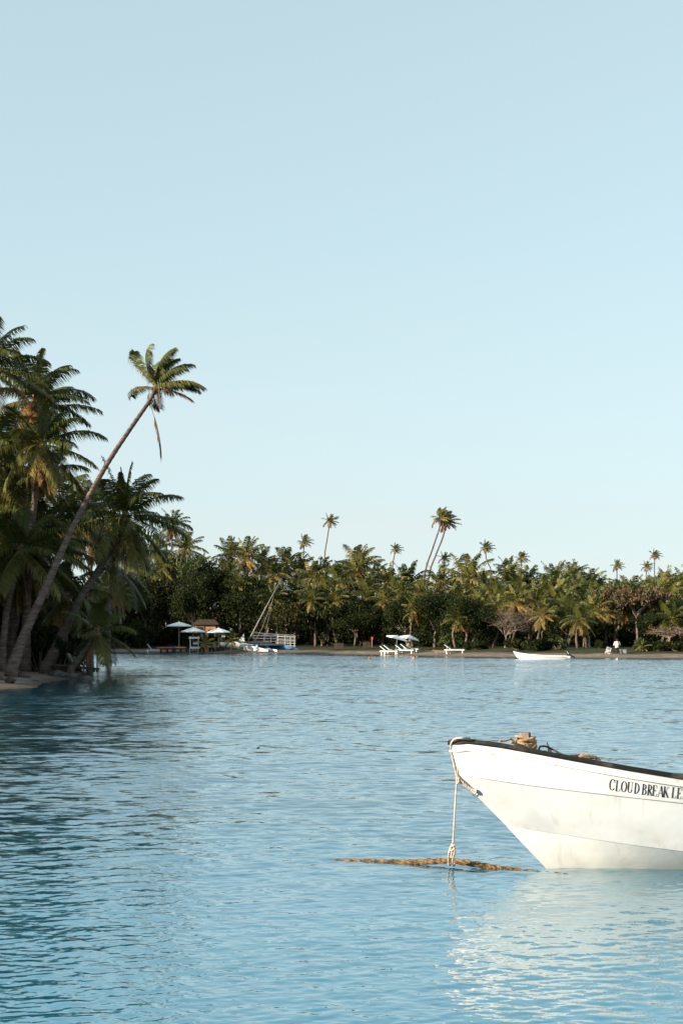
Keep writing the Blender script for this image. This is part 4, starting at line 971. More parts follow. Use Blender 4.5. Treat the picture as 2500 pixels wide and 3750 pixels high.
# distant wood closing the view between the trunks
rs_ = np.random.RandomState(5); cx = []; cr_ = []
for i in range(1500):
    px = rs_.uniform(-500, 3000); f = rs_.rand(); Y = (188 if px < 1500 else 172)+48*f
    hmax = (2325-2190)/F*Y*(.75+.5*f)+1.2
    z = .7+hmax*rs_.rand()**.8; cx.append((X_of(px, Y), Y, z)); cr_.append(rs_.uniform(.8,1.7))
for i in range(700):
    px = rs_.uniform(-200, 2700); lo = np.interp(px, [0,1050,1100,1500,1560,2100,2150,2700], [178,176,184,180,160,156,150,146]); Y = lo+rs_.uniform(0, 14)
    cx.append((X_of(px, Y), Y, .7+rs_.rand()*2.0)); cr_.append(rs_.uniform(.6,1.2))
V, Fc, A = leaf_cloud(random.Random(9), cx, cr_, 190000, .26, .8, .4, .4)
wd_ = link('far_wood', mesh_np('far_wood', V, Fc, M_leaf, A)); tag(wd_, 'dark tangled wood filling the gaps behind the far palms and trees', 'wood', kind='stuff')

# tall trees of the headland beyond the left edge and round the hidden cove: they shade the beach
K_ = 0
for X, Y, Ht in [(-23,59,9),(-22,53.5,8),(-26,55.5,13),(-30,57,13),(-34,54,14),(-28,66,9),(-33,60,9),(-24,72,9),(-30,76,9),(-38,70,10),
     (-47,112,12),(-44,128,13),(-50,140,13),(-45,150,12),(-40,168,11),(-52,158,13),(-46,176,12),(-58,126,13),(-37,100,12),(-34,92,12),(-60,146,13)]:
    K_ += 1; kd = KIND['dense'][K_ % 2]; z = gz(X, Y)
    where = 'left of the headland palms outside the photo' if Y < 80 else 'round the cove hidden behind the headland'
    root = thing('broadleaf_tree', (X, Y, z), f'{["tall","big","high"][K_ % 3]} dark tree {where}, {round(Ht)} metres high' if False else f'dark dense tree standing {where}', 'tree', 'shade trees '+where, K_*1.3)
    for nme, me in (('trunk', kd['w']), ('crown', kd['c'])):
        o = link(nme, me, root); f_ = Ht/kd['top']; o.scale = (f_*1.0, f_*1.0, f_)

# ================================================================== THINGS ON THE FAR BEACH
def umbrella(px, Y, w_px, ytop, yedge, label, n=8, tilt=0.0, rz=0, cap=True, pole_m=None, pole_dx=0):
    b = base_at(px+pole_dx, Y); root = thing('beach_umbrella', b, label, 'umbrella', 'white beach umbrellas', 0)
    top = at(px, ytop, Y)-b; R_ = w_px/F*Y/2; dz = (yedge-ytop)/F*Y
    Mx = Matrix.Rotation(tilt, 3, 'Y') @ Matrix.Rotation(rz, 3, 'Z')
    mb = MB(); ring = []; val = []; rin = []
    for k in range(n):
        a = 2*math.pi*(k+.5)/n; ring.append(Mx @ Vector((math.cos(a)*R_, math.sin(a)*R_, -dz))+top)
        val.append(Mx @ Vector((math.cos(a)*R_*1.005, math.sin(a)*R_*1.005, -dz-.10))+top)
        am = a-math.pi/n; rin.append(Mx @ Vector((math.cos(am)*R_*math.cos(math.pi/n)*.98, math.sin(am)*R_*math.cos(math.pi/n)*.98, -dz-.015))+top)
    mid = []
    for k in range(n): mid.append(top.lerp(ring[k], .5)+Vector((0,0,.02)))
    vs = [top]+mid+ring+val; fs = []
    for k in range(n):
        j = (k+1) % n; fs += [(0,1+k,1+j), (1+k,1+n+k,1+n+j,1+j), (1+n+k,1+2*n+k,1+2*n+j,1+n+j)]
    und = [v+Vector((0,0,-.02)) for v in [top]+mid+ring]; o_ = len(vs)
    vs += und
    for k in range(n):
        j = (k+1) % n; fs += [(o_,o_+1+j,o_+1+k), (o_+1+j,o_+1+n+j,o_+1+n+k,o_+1+k)]
    mb.add(vs, fs); mb.build('canopy', M_canvas, root)
    rb_ = MB(); 
    for k in range(n): rb_.bar(top+Mx @ Vector((0,0,-dz*.25)), ring[k]+Vector((0,0,-.05)), .018)
    rb_.build('ribs', M_white, root)
    p = MB(); p.tube([(0,0,-.1), (top.x*.5, top.y*.5, top.z*.5), top+Vector((0,0,.08))], .028, 7); p.build('pole', pole_m or M_white, root)
    f = MB(); f.tube([(0,0,-.05),(0,0,.06),(0,0,.09)], [.26,.26,.06], 10); f.build('base', M_dark, root)
umbrella(656, 163, 96, 2277, 2291, 'leftmost white umbrella, standing a little behind and above the others', rz=.2)
umbrella(708, 158, 90, 2297, 2312, 'middle of the three left umbrellas, over the white daybed', rz=.5)
umbrella(800, 158, 92, 2299, 2314, 'third white umbrella from the left, over a small hanging sign', rz=.1)
umbrella(1455, 144, 84, 2327, 2337, 'left of the pair of square umbrellas by the green loungers, tilted steeply', n=4, tilt=.25, rz=.35, pole_m=M_metal, pole_dx=-6)
umbrella(1500, 146, 74, 2325, 2337, 'right of the pair of square umbrellas by the green loungers', n=4, tilt=.20, rz=.5, pole_m=M_metal, pole_dx=8)

def lounger(px, Y, label, cush, group, rz=0, L=1.95, back=.62, z=None, frame=None, bh=.35):
    b = base_at(px, Y); 
    if z is not None: b.z = z
    root = thing('sun_lounger', b, label, 'lounger', group, rz); W_ = .66; fm = frame or M_white
    f = MB()
    for sy in (-1, 1): f.box((0, sy*W_/2, bh), (L, .05, .09))
    for x in (-L/2, -.1, .4, L/2): f.box((x*.98, 0, bh), (.05, W_-.05, .07))
    f.build('frame', fm, root)
    for sx in (-1, 1):
        for sy in (-1, 1): l = MB(); l.box((sx*L*.40, sy*(W_/2-.003), bh/2-.05), (.08,.07,bh+.02), taper=1.0); l.build('leg', fm, root)
    c = MB(); c.box((L*.16, 0, bh+.085), (L*.66, W_*.92, .08)); c.build('cushion', cush, root)
    d = Vector((-math.cos(back), 0, math.sin(back))); h = Vector((-L*.17, 0, bh+.05)); e = h+d*.75
    bf = MB()
    for sy in (-1,1): bf.bar(h+Vector((0,sy*W_*.46,0)), e+Vector((0,sy*W_*.46,0)), .05)
    bf.bar(e+Vector((0,-W_*.46,0)), e+Vector((0,W_*.46,0)), .05); bf.bar(h.lerp(e,.7)+Vector((0,.2,0)), Vector((-L*.42, .2, bh)), .03)
    bf.build('backrest_frame', fm, root)
    bc_ = MB(); bc_.bar(h+Vector((.0,0,.05)), e+Vector((0,0,.05)), .08, W_*.84) if False else bc_.box((h+e)/2+Vector((.03,0,.045)), (.75, W_*.86, .07), Matrix.Rotation(back, 3, 'Y'))
    bc_.build('backrest_cushion', cush, root)
GLg = 'sun loungers with dark green cushions by the water'
lounger(1427, 140.6, 'first green-cushioned lounger from the left under the tilted umbrella', M_greenc, GLg, -.45, 1.9)
lounger(1440, 142.0, 'second green-cushioned lounger, just behind the first under the tilted umbrella', M_greenc, GLg, -.45, 1.9)
lounger(1484, 140.2, 'third green-cushioned lounger, nearest the pale stump', M_greenc, GLg, -.42, 1.9)
lounger(1502, 141.6, 'fourth green-cushioned lounger, farthest right under the square umbrellas', M_greenc, GLg, -.42, 1.9)
lounger(1664, 134.5, 'single green-cushioned lounger standing alone right of the umbrella pair', M_greenc, GLg, -.2, 1.9)
M_greyc = mat('grey_canvas', (.20,.23,.26), .8, .1, (.26,.29,.32), 6, 3)
lounger(1622, 135.2, 'low weathered lounger just left of the single green lounger', M_wood, GLg, -.1, 1.7, back=.1, frame=M_wood, bh=.22)
lounger(566, 158.5, 'lone white lounger with raised grey-blue back at the far left of the beach', M_greyc, 'white beach furniture', .1, 1.8, back=.9)
lounger(768, 160, 'low white lounger between the daybed and the lettered catamaran', M_white, 'white beach furniture', .3, 1.5, back=.2, bh=.3)

# daybed
b = base_at(712, 157); t = thing('daybed', b, 'white daybed on dark blocks with two posts and a white awning bar', 'daybed')
for x in (-.45, .45):
    for y in (-.35, .35): m_ = MB(); m_.box((x, y, .85), (.06,.06,1.75)); m_.build('post', M_white, t)
m_ = MB(); m_.box((0,-.02,1.56), (1.12,.78,.20)); m_.build('awning', M_canvas, t)
m_ = MB(); m_.box((.16,0,.47), (1.15,.8,.20), taper=.96); m_.build('mattress', M_canvas, t)
m_ = MB(); m_.box((.12,.25,.95), (.6,.16,.2), taper=.8); m_.build('cushion', M_canvas, t)
m_ = MB(); m_.box((.10,.30,.74), (.7,.05,.3)); m_.build('backrest', M_dark, t)
for x in (-.5, .55): m_ = MB(); m_.box((x,0,.13), (.22,.6,.46)); m_.build('leg', M_dark, t)
# dark pallets and kayaks
def pallet(px, Y, label, L=1.6):
    b = base_at(px, Y); t = thing('wooden_pallet', b, label, 'pallet', 'low dark pallets along the beach')
    m_ = MB()
    for i in range(5): m_.box((0, -.35+i*.175, .36+.0), (L, .13, .035))
    m_.build('slats', M_dark, t)
    for x in (-L*.42, 0, L*.42): q = MB(); q.box((x,0,.14), (.16,.8,.40)); q.build('block', M_dark, t)
pallet(612, 158.5, 'dark pallet under the red kayak'); pallet(662, 158, 'dark pallet under the orange kayak'); pallet(747, 157.5, 'dark pallet beside the young yellow palm'); pallet(800, 157, 'dark pallet under the left end of the lettered hull', 1.3)
def kayak(px, Y, L, m, label, z=.38, rz=0, group='kayaks lying on the far beach', W_=.5, H_=.26):
    b = base_at(px, Y); b.z += z; t = thing('kayak', b, label, 'kayak', group, rz)
    mb = MB(); n = 12; vs = []
    for i in range(n+1):
        u_ = -1+2*i/n; wv = W_/2*(1-abs(u_)**2.3)+.01; hh = H_*(.5+.5*(1-abs(u_)**2)); up = .10*abs(u_)**3
        for k in range(8): a = 2*math.pi*k/8; vs.append((u_*L/2, math.cos(a)*wv, up+hh/2+math.sin(a)*hh/2*(1-abs(u_)**4*.7)))
    fs = [(i*8+k, i*8+(k+1) % 8, (i+1)*8+(k+1) % 8, (i+1)*8+k) for i in range(n) for k in range(8)]+[tuple(range(8))[::-1], tuple(n*8+k for k in range(8))]
    mb.add(vs, fs); mb.build('hull', m, t, smooth=True)
    c = MB(); c.tube([(x*.34+.0, y*.17, H_+.0) for x, y in [(math.cos(a), math.sin(a)) for a in np.linspace(0, 6.28, 13)]], .022, 5, cap=False); c.box((-.0,0,H_-.02), (.6,.28,.03)); c.build('cockpit_rim', M_black, t)
kayak(608, 158.5, 2.2, M_red, 'red kayak on a dark pallet right of the lone white lounger'); kayak(664, 158, 1.3, M_orange, 'short bright orange kayak on a pallet left of the daybed')
kayak(632, 159.4, 1.6, M_blue, 'dark blue kayak between the red and the orange ones', .3)
# hut and buildings
def building(px0, px1, ytop, Y, label, wall, roofm, ov=.35, depth=3, door=None, wins=(), base=None):
    x0, x1 = X_of(px0, Y), X_of(px1, Y); b = Vector(((x0+x1)/2, Y+depth/2, gz((x0+x1)/2, Y)-.1)); W_ = x1-x0; H_ = CAMZ-(ytop-2325)/F*Y-b.z
    t = thing('hut', b, label, 'building', None); m_ = MB(); m_.box((0,0,H_*.42), (W_, depth, H_*.84)); wl = m_.build('wall', wall, t)
    r = MB(); w2, d2 = W_/2+ov, depth/2+ov; z0 = H_*.84+.003; r.add([(-w2,-d2,z0-.12),(w2,-d2,z0-.12),(w2,d2,z0-.12),(-w2,d2,z0-.12),(-w2*.62,0,H_),(w2*.62,0,H_),(-w2,-d2,z0),(w2,-d2,z0),(w2,d2,z0),(-w2,d2,z0)],
        [(0,1,7,6),(1,2,8,7),(2,3,9,8),(3,0,6,9),(6,7,5,4),(7,8,5),(8,9,4,5),(9,6,4),(3,2,1,0)]); r.build('roof', roofm, t)
    for x, zc, wv, hv, nm in ([(door, H_*.40, .75, H_*.62, 'door')] if door is not None else [])+[(w_, H_*.5, .7, .7, 'window') for w_ in wins]:
        q = MB(); q.box((x, -depth/2-.02, zc), (wv, .06, hv)); q2 = q.build(nm, M_glassd, t)
        fr = MB(); 
        for sx in (-1,1): fr.box((x+sx*(wv/2+.04), -depth/2-.035, zc), (.07,.09,hv+.1))
        fr.box((x, -depth/2-.035, zc+hv/2+.09), (wv+.2,.09,.07)); fr.build('frame', M_wood, q2)
building(714, 790, 2268, 167, 'brown plastered hut with a dark doorway above the middle left umbrella', M_tile, M_thatch, door=-.6, wins=(.7,))
building(1195, 1325, 2322, 196, 'low cream building seen between trunks left of the square umbrellas', M_cream, M_thatch, door=0, wins=(-1.6,1.6))
building(1900, 2000, 2302, 172, 'cream building glowing behind the bare tree above the dinghy', M_cream, M_thatch, door=.2, wins=(-1,1.1))
building(1600, 1640, 2318, 188, 'small cream building between trees left of the single lounger', M_cream, M_thatch, door=0)
# posts
for px, y0, Y, m, lab, r_ in [(2135,2338,150,M_white,'thin white post behind the shore right of the dinghy',.05),(2156,2334,149,mat('pale_blue_paint',(.35,.5,.6),.6,.3,(.45,.58,.66),5,3),'thicker pale blue post with a flared foot right of the thin white post',.09)]:
    b = base_at(px, Y); h = (at(px, y0, Y)-b).z; t = MB(); t.tube([(0,0,-.2),(0,0,.1),(0,0,.3),(0,0,h)], [r_*2,r_*1.6,r_*1.1,r_*.8], 8); t.tube([(0,0,h),(0,0,h+.06)], [r_*1.2,r_*.6], 8)
    o = t.build('post', m, loc=b); tag(o, lab, 'post')
b = base_at(1362, 158); t = MB(); h = (at(1362,2333,158)-b).z; t.tube([(0,0,-.1),(0,0,h)], .05, 6); t.box((0,0,h-.12), (.22,.08,.3)); o = t.build('marker_post', M_red, loc=b); tag(o, 'small red marker on a post between the dark bins and the umbrellas', 'post')
b = base_at(818, 157.4); t = thing('hanging_sign', b, 'small blank white board hanging on a thin post under the third umbrella', 'sign'); q = MB(); q.tube([(-.18,0,-.1),(-.18,0,1.9)], .02, 6); q.build('post', M_metal, t); q = MB(); q.box((.02,0,1.62), (.38,.03,.24)); q.build('board', M_canvas, t)
# dark bins
for px, wv, lab in ((1240,1.0,'dark slatted bin at the left between the trunks, with an angled handle'),(1343,.8,'dark slatted bin on legs left of the red marker')):
    Y = 152; b = base_at(px, Y); t = thing('slatted_bin', b, lab, 'bin', 'dark bins on the grass'); q = MB()
    for i in range(6): q.box((-wv/2+wv*(i+.5)/6, -.3, .42), (wv/6-.02,.03,.56)); q.box((-wv/2+wv*(i+.5)/6, .3, .42), (wv/6-.02,.03,.56))
    for sx in (-1,1): q.box((sx*(wv/2+.018), 0, .42), (.03,.6,.56))
    q.box((0,0,.15), (wv,.56,.03)); q.build('body', M_dark, t); q = MB(); q.box((0,0,.73), (wv+.1,.7,.05)); q.build('lid', M_dark, t)
    for sx in (-1,1):
        for sy in (-1,1): q = MB(); q.box((sx*wv*.44, sy*.24, .05), (.06,.06,.3)); q.build('leg', M_dark, t)
    q = MB(); q.bar((-wv/2,-.1,.6), (-wv/2-.45,-.1,.82), .05); q.build('handle', M_dark, t)
# gnarled pale stump under the umbrella pair
b = base_at(1498, 145.5); rg = random.Random(4); t = thing('stump', b, 'pale gnarled stump with twisted roots under the right square umbrella', 'tree stump'); q = MB()
q.tube([(0,0,-.1),(-.08,0,.5),(.06,0,.95),(.2,0,1.2)], [.34,.24,.17,.14], 9, wob=.15, rng=rg); q.build('trunk', M_barkp, t, smooth=True)
for a in (0,1.3,2.6,3.9,5.2): q = MB(); q.tube([(math.cos(a)*.12, math.sin(a)*.12, .45), (math.cos(a)*.34, math.sin(a)*.34, .12), (math.cos(a)*.6, math.sin(a)*.6, -.08)], [.09,.09,.05], 6); q.build('root', M_barkp, t, smooth=True)
q = MB(); q.tube([(.1,0,1.0),(.35,0,1.3),(.5,0,1.42)], [.1,.07,.03], 6); q.tube([(.05,0,1.0),(-.12,0,1.35)], [.08,.03], 6); q.build('limb', M_barkp, t, smooth=True)

# catamaran: two hulls, beams, trampoline, slanting mast
def loft(stations, n=10):
    """stations: (x, y, z, half width, height) -> rounded-V hull with deck"""
    mb = MB(); vs = []
    for x, y, z, hw, h in stations:
        for k in range(n): 
            a = math.pi*k/(n-1); yy = -math.cos(a)*hw; zz = -h*math.sin(a)**.6; vs.append((x, y+yy, z+zz))
    m = len(stations); fs = [(i*n+k, i*n+k+1, (i+1)*n+k+1, (i+1)*n+k) for i in range(m-1) for k in range(n-1)]
    fs += [((i+1)*n, (i+1)*n+n-1, i*n+n-1, i*n) for i in range(m-1)]+[tuple(range(n)), tuple((m-1)*n+k for k in range(n))[::-1]]
    mb.add(vs, fs); return mb
cb = base_at(890, 154.6); t = thing('catamaran', cb, 'beached catamaran with a lettered white hull, a blue-covered hull and a long slanting mast', 'catamaran')
def cp(px, py, dY=0): return at(px, py, 154.6+dY)-cb
H1 = [(806,2352,1.2,.16,.44),(835,2352,.9,.24,.54),(870,2357,.6,.28,.60),(905,2363,.3,.28,.62),(940,2369,0,.24,.55),(965,2375,-.3,.15,.42),(982,2381,-.5,.03,.22)]
st_ = [(cp(x,y,d).x, d, cp(x,y,d).z, hw_, h_) for x,y,d,hw_,h_ in H1]; hl1 = loft(st_).build('hull', M_white, t, smooth=True); hl1.data.set_sharp_from_angle(angle=math.radians(40))
H2 = [(962,2360,3.2,.20,.50),(1000,2362,2.8,.28,.52),(1040,2366,2.3,.28,.50),(1075,2373,1.9,.20,.40),(1096,2379,1.7,.10,.26),(1107,2385,1.6,.02,.12)]
st_ = [(cp(x,y,d).x, d, cp(x,y,d).z, hw_, h_) for x,y,d,hw_,h_ in H2]; hl2 = loft(st_).build('hull', M_white, t, smooth=True)
st2 = [(x, y, z+.05, w_+.05, h_*1.0) for x,y,z,w_,h_ in st_]; loft(st2).build('hull_cover', M_blue, hl2, smooth=True)
st3 = [(cp(x,y,d).x, d, cp(x,y,d).z, .16, .30) for x,y,d in [(968,2373,-.2),(1000,2377,-.5),(1015,2380,-.6)]]; loft(st3).build('bow_float', mat('pale_blue_gelcoat', (.45,.56,.66), .4, .4, (.55,.62,.68), 4, 3), t, smooth=True)
for a, c in (((862,2352,.6),(985,2352,3.0)),((925,2362,.1),(1050,2362,2.3))): q = MB(); q.tube([cp(*a), cp(*c)], .06, 7); q.build('crossbeam', M_metal, t)
q = MB(); A_, B_, C__, D_ = cp(866,2356,.6), cp(925,2364,.1), cp(1045,2363,2.3), cp(984,2353,3.0); q.add([A_,B_,C__,D_]+[v+Vector((0,0,-.03)) for v in (A_,B_,C__,D_)], [(0,1,2,3),(7,6,5,4),(0,4,5,1),(1,5,6,2),(2,6,7,3),(3,7,4,0)]); q.build('trampoline', M_dark, t)
q = MB(); q.tube([cp(905,2355,1), cp(925,2318,1), cp(975,2222,1), cp(1029,2122,1)], [.075,.07,.06,.035], 8); mast = q.build('mast', mat('mast_metal', (.17,.155,.14), .5, .4, (.24,.21,.19), 5, 3), t, smooth=True)
q = MB(); q.tube([cp(1020,2140,1), cp(960,2300,1.5), cp(935,2345,1.5)], .010, 4); q.tube([cp(1005,2168,1), cp(965,2345,2.6)], .010, 4); q.build('rigging', M_metal, mast)
q = MB(); q.tube([cp(925,2318,1), cp(960,2322,1.4), cp(1005,2330,1.8)], .035, 6); q.build('boom', M_metal, mast)
q = MB(); s0, s1, s2 = cp(868,2352,.4), cp(893,2322,.6), cp(896,2352,.5); q.add([s0,s1,s2]+[v+Vector((0,.12,0)) for v in (s0,s1,s2)], [(0,2,1),(3,4,5),(0,1,4,3),(1,2,5,4),(2,0,3,5)]); q.tube([cp(850,2350,.5), cp(880,2356,.4), cp(925,2362,.3)], [.05,.1,.06], 7); q.build('folded_sail', M_canvas, t)
def text_mesh(txt, size):
    c = bpy.data.curves.new('lettering', 'FONT'); c.body = txt; c.size = size; c.extrude = .004; c.offset = .008*size
    o = bpy.data.objects.new('tmp', c); COL.objects.link(o); bpy.context.view_layer.update()
    me = bpy.data.meshes.new_from_object(o.evaluated_get(bpy.context.evaluated_depsgraph_get())); bpy.data.objects.remove(o); return me
me = text_mesh('Lomani.com', .62); vx = [v.co.x for v in me.vertices]; x0, x1 = min(vx), max(vx)
hullv = loft([(cp(x,y,d).x, d, cp(x,y,d).z, hw_, h_) for x,y,d,hw_,h_ in H1]); hb_ = BVHTree.FromPolygons(hullv.v, hullv.f); pl = cp(834,2372,.9); pr_ = cp(911,2379,.3)
for v in me.vertices:
    f_ = (v.co.x-x0)/(x1-x0); p = pl.lerp(pr_, f_)+Vector((0,0,v.co.y*.80)); r_ = hb_.ray_cast(Vector((p.x, -3, p.z)), Vector((0,1,0)))
    v.co = Vector((p.x, (r_[0].y if r_[0] else p.y)-.012+v.co.z, p.z))
me.materials.clear(); me.materials.append(M_black); link('lettering', me, hl1)

# boat rack with boards
b = base_at(1003, 160); t = thing('boat_rack', b, 'long white-posted rack holding dark boards and kayaks behind the catamaran', 'rack')
def rp_(px, py, d=0): return at(px, py, 160+d)-b
M_dimetal = mat('dull_metal', (.14,.14,.15), .6, .3, (.2,.2,.2), 5, 3)
for px, y0, pm in [(928,2318,M_dimetal),(968,2320,M_dimetal),(992,2330,M_dimetal),(1017,2326,M_white),(1043,2328,M_white),(1063,2330,M_white),(1078,2328,M_white)]:
    for d in (0, 1.0): q = MB(); p = rp_(px, y0, d); q.box((p.x, d, p.z/2), (.07 if pm is M_white else .06,.07,p.z+.1)); q.build('post', pm, t)
for y_ in (2330, 2340, 2350):
    q = MB(); a = rp_(926,y_-3,0); c = rp_(1082,y_,0)
    for d in (-.05, .95): q.bar(Vector((a.x, d, a.z)), Vector((c.x, d, c.z)), .07)
    q.build('rail', M_dimetal, t)
for y_ in (2331, 2343, 2354, 2364):
    q = MB(); a = rp_(1014,y_,0); c = rp_(1082,y_+2,0); q.bar(Vector((a.x,-.11,a.z)), Vector((c.x,-.11,c.z)), .05); q.build('rail', M_white, t)
q = MB(); q.tube([rp_(925,2314), rp_(975,2321), rp_(1078,2326)], .05, 6); q.build('top_rail', M_dimetal, t)
for i, (px, py, L_, m) in enumerate([(950,2331,1.9,M_black),(985,2333,1.6,M_blue),(960,2341,2.0,M_dark),(1000,2343,1.7,M_black),(1040,2338,1.9,M_dark),(1055,2348,1.6,M_blue),(950,2350,1.5,M_black),(1030,2328,1.6,M_greyc)]):
    p = at(px, py, 160.4); bz = base_at(px, 160.4).z
    kayak(px, 160.4, L_, m, ['topmost black board at the left of the rack','dark blue board high on the rack','brown board on the middle shelf at the left of the rack','black board on the middle shelf of the rack','brown board on the upper right shelf of the rack','blue board on the lower right shelf of the rack','black board lowest at the left of the rack','grey board topmost at the right of the rack'][i], p.z-bz-.05, 0, 'boards stored on the rack', .45, .14)

# people: one skinned body each
def person(loc, label, joints, radii, links, shirt_box, trouser, hair_c, rz=0, shirt_m=M_cloth, trous_m=M_trous, sc=1.0):
    t = thing('person', loc, label, 'person', None, rz); t.scale = (sc, sc, sc)
    names = list(joints); me = bpy.data.meshes.new('body')
    me.from_pydata([joints[k] for k in names], [(names.index(a), names.index(c)) for a, c in links], []); me.update()
    o = link('body', me, t); me.materials.append(M_skin)
    sk_ = o.modifiers.new('skin', 'SKIN'); 
    if not me.skin_vertices: me.attributes.new
    bm = bmesh.new(); bm.from_mesh(me); ly = bm.verts.layers.skin.verify()
    bm.verts.ensure_lookup_table()
    for i, k in enumerate(names): r = radii[k]; bm.verts[i][ly].radius = r if hasattr(r, '__len__') else (r, r); bm.verts[i][ly].use_root = (k == 'pelvis')
    bm.to_mesh(me); bm.free()
    ss = o.modifiers.new('sub', 'SUBSURF'); ss.levels = 2; ss.render_levels = 2
    def cloth(nm, ks, m, grow):
        q = MB()
        for chain in ks: q.tube([joints[k] for k in chain], [ (radii[k] if not hasattr(radii[k],'__len__') else max(radii[k]))*grow+.012 for k in chain], 10)
        q.build(nm, m, t, smooth=True)
    cloth('shirt', shirt_box, shirt_m, 1.12); cloth('trousers', trouser, trous_m, 1.15)
    bm = bmesh.new(); hd = Vector(joints['head']); bmesh.ops.create_uvsphere(bm, u_segments=14, v_segments=9, radius=1, matrix=Matrix.Translation(hd+Vector(hair_c)) @ Matrix.Diagonal((.098,.108,.105,1)).to_4x4())
    hm = bpy.data.meshes.new('hair'); bm.to_mesh(hm); bm.free(); hm.materials.append(M_hair); link('hair', hm, t)
def hand(J, Rr, Lk, pre, wrist, d, side):
    d = Vector(d).normalized(); s_ = Vector(side).normalized(); w_ = Vector(joints_[wrist]) if False else Vector(J[wrist])
    J[pre+'palm'] = tuple(w_+d*.07); Rr[pre+'palm'] = .026; Lk.append((wrist, pre+'palm'))
    for i, (o_, l_) in enumerate(((-.03,.065),(-.01,.08),(.01,.075),(.03,.06))):
        J[f'{pre}f{i}a'] = tuple(w_+d*.11+s_*o_); J[f'{pre}f{i}b'] = tuple(w_+d*(.11+l_)+s_*o_*1.2+Vector((0,0,-.02)))
        Rr[f'{pre}f{i}a'] = .010; Rr[f'{pre}f{i}b'] = .008; Lk += [(pre+'palm', f'{pre}f{i}a'), (f'{pre}f{i}a', f'{pre}f{i}b')]
    J[pre+'t'] = tuple(w_+d*.08+s_*-.06); Rr[pre+'t'] = .010; Lk.append((pre+'palm', pre+'t'))
# crouching person, facing right (+x), hands down to the water
J = dict(pelvis=(0,0,.30), spine=(.10,0,.50), chest=(.24,0,.68), neck=(.33,0,.80), head=(.40,0,.90), crown=(.43,0,.98),
    sl=(.24,.17,.70), el=(.36,.22,.46), wl=(.44,.16,.22), sr=(.24,-.17,.70), er=(.38,-.22,.46), wr_=(.46,-.15,.22),
    hl=(.0,.11,.28), kl=(.38,.16,.36), al=(.12,.14,.06), tl=(.30,.15,.03), hr=(0,-.11,.28), kr=(.38,-.16,.36), ar=(.12,-.14,.06), tr_=(.30,-.15,.03))
RR = dict(pelvis=.14, spine=.13, chest=(.15,.12), neck=.055, head=.088, crown=.06, sl=.065, el=.042, wl=.028, sr=.065, er=.042, wr_=.028, hl=.09, kl=.06, al=.04, tl=.03, hr=.09, kr=.06, ar=.04, tr_=.03)
LK = [('pelvis','spine'),('spine','chest'),('chest','neck'),('neck','head'),('head','crown'),('chest','sl'),('sl','el'),('el','wl'),('chest','sr'),('sr','er'),('er','wr_'),('pelvis','hl'),('hl','kl'),('kl','al'),('al','tl'),('pelvis','hr'),('hr','kr'),('kr','ar'),('ar','tr_')]
hand(J, RR, LK, 'lh', 'wl', (.3,0,-1), (0,1,0)); hand(J, RR, LK, 'rh', 'wr_', (.3,0,-1), (0,-1,0))
person(base_at(934, 153.3), 'person in a blue and white top crouching at the water edge by the catamaran', J, RR, LK, [['pelvis','spine','chest'],['chest','sl','el'],['chest','sr','er']], [['pelvis','hl','kl'],['pelvis','hr','kr']], (-.025,0,.02), rz=0, shirt_m=M_cloth2, trous_m=M_canvas, sc=1.0)
# seated person seen from behind on a low stool, facing away (+y)
J = dict(pelvis=(0,0,.48), spine=(0,.02,.68), chest=(0,.0,.90), neck=(0,.03,1.05), head=(0,.06,1.17), crown=(0,.07,1.26),
    sl=(-.19,0,.96), el=(-.29,.04,.70), wl=(-.20,.22,.58), sr=(.19,0,.96), er=(.29,.04,.70), wr_=(.20,.22,.58),
    hl=(-.10,.04,.46), kl=(-.16,.46,.48), al=(-.16,.48,.08), tl=(-.17,.62,.04), hr=(.10,.04,.46), kr=(.16,.46,.48), ar=(.16,.48,.08), tr_=(.17,.62,.04))
LK = [q for q in LK if not q[1].startswith(('lh','rh'))]
RR = {k: v for k, v in RR.items() if not k.startswith(('lh','rh'))}; RR['chest'] = (.17,.12); RR['spine'] = (.14,.11); RR['pelvis'] = (.15,.13)
hand(J, RR, LK, 'lh', 'wl', (0,1,-.3), (1,0,0)); hand(J, RR, LK, 'rh', 'wr_', (0,1,-.3), (-1,0,0))
pb_ = base_at(2258, 125.5); person(pb_, 'person in a pale shirt sitting with back to the water near the right edge', J, RR, LK, [['pelvis','spine','chest'],['chest','sl','el'],['chest','sr','er']], [['pelvis','hl','kl','al'],['pelvis','hr','kr','ar']], (0,-.02,.02))
q = MB(); q.box((0,0,.36), (.4,.34,.04)); t = thing('stool', pb_, 'low dark stool under the seated person', 'stool'); q.build('seat', M_dark, t)
for sx in (-1,1):
    for sy in (-1,1): q = MB(); q.box((sx*.16, sy*.13, .15), (.04,.04,.38)); q.build('leg', M_dark, t)
b = base_at(2279, 124.8); t = thing('folding_table', b, 'small blue-grey folding table beside the seated person', 'table'); q = MB(); q.box((0,0,.36), (.55,.5,.04)); q.box((.10,-.27,.22), (.34,.02,.26), taper=.7); q.build('tabletop', M_greyc, t)
for sx in (-1,1):
    for sy in (-1,1): q = MB(); q.bar((sx*.24, sy*.2, .345), (sx*.18, sy*.2, -.05), .03); q.build('leg', M_metal, t)
b = base_at(2221, 124.8); t = thing('deck_chair', b, 'folded deck chair with black and white patches leaning on the grass', 'deck chair', None, 0)
q = MB(); Mr = Matrix.Rotation(.35, 3, 'Y')
for sx in (-1,1): q.bar(Mr @ Vector((sx*.19,0,-.02)), Mr @ Vector((sx*.19,.02,.62)), .035)
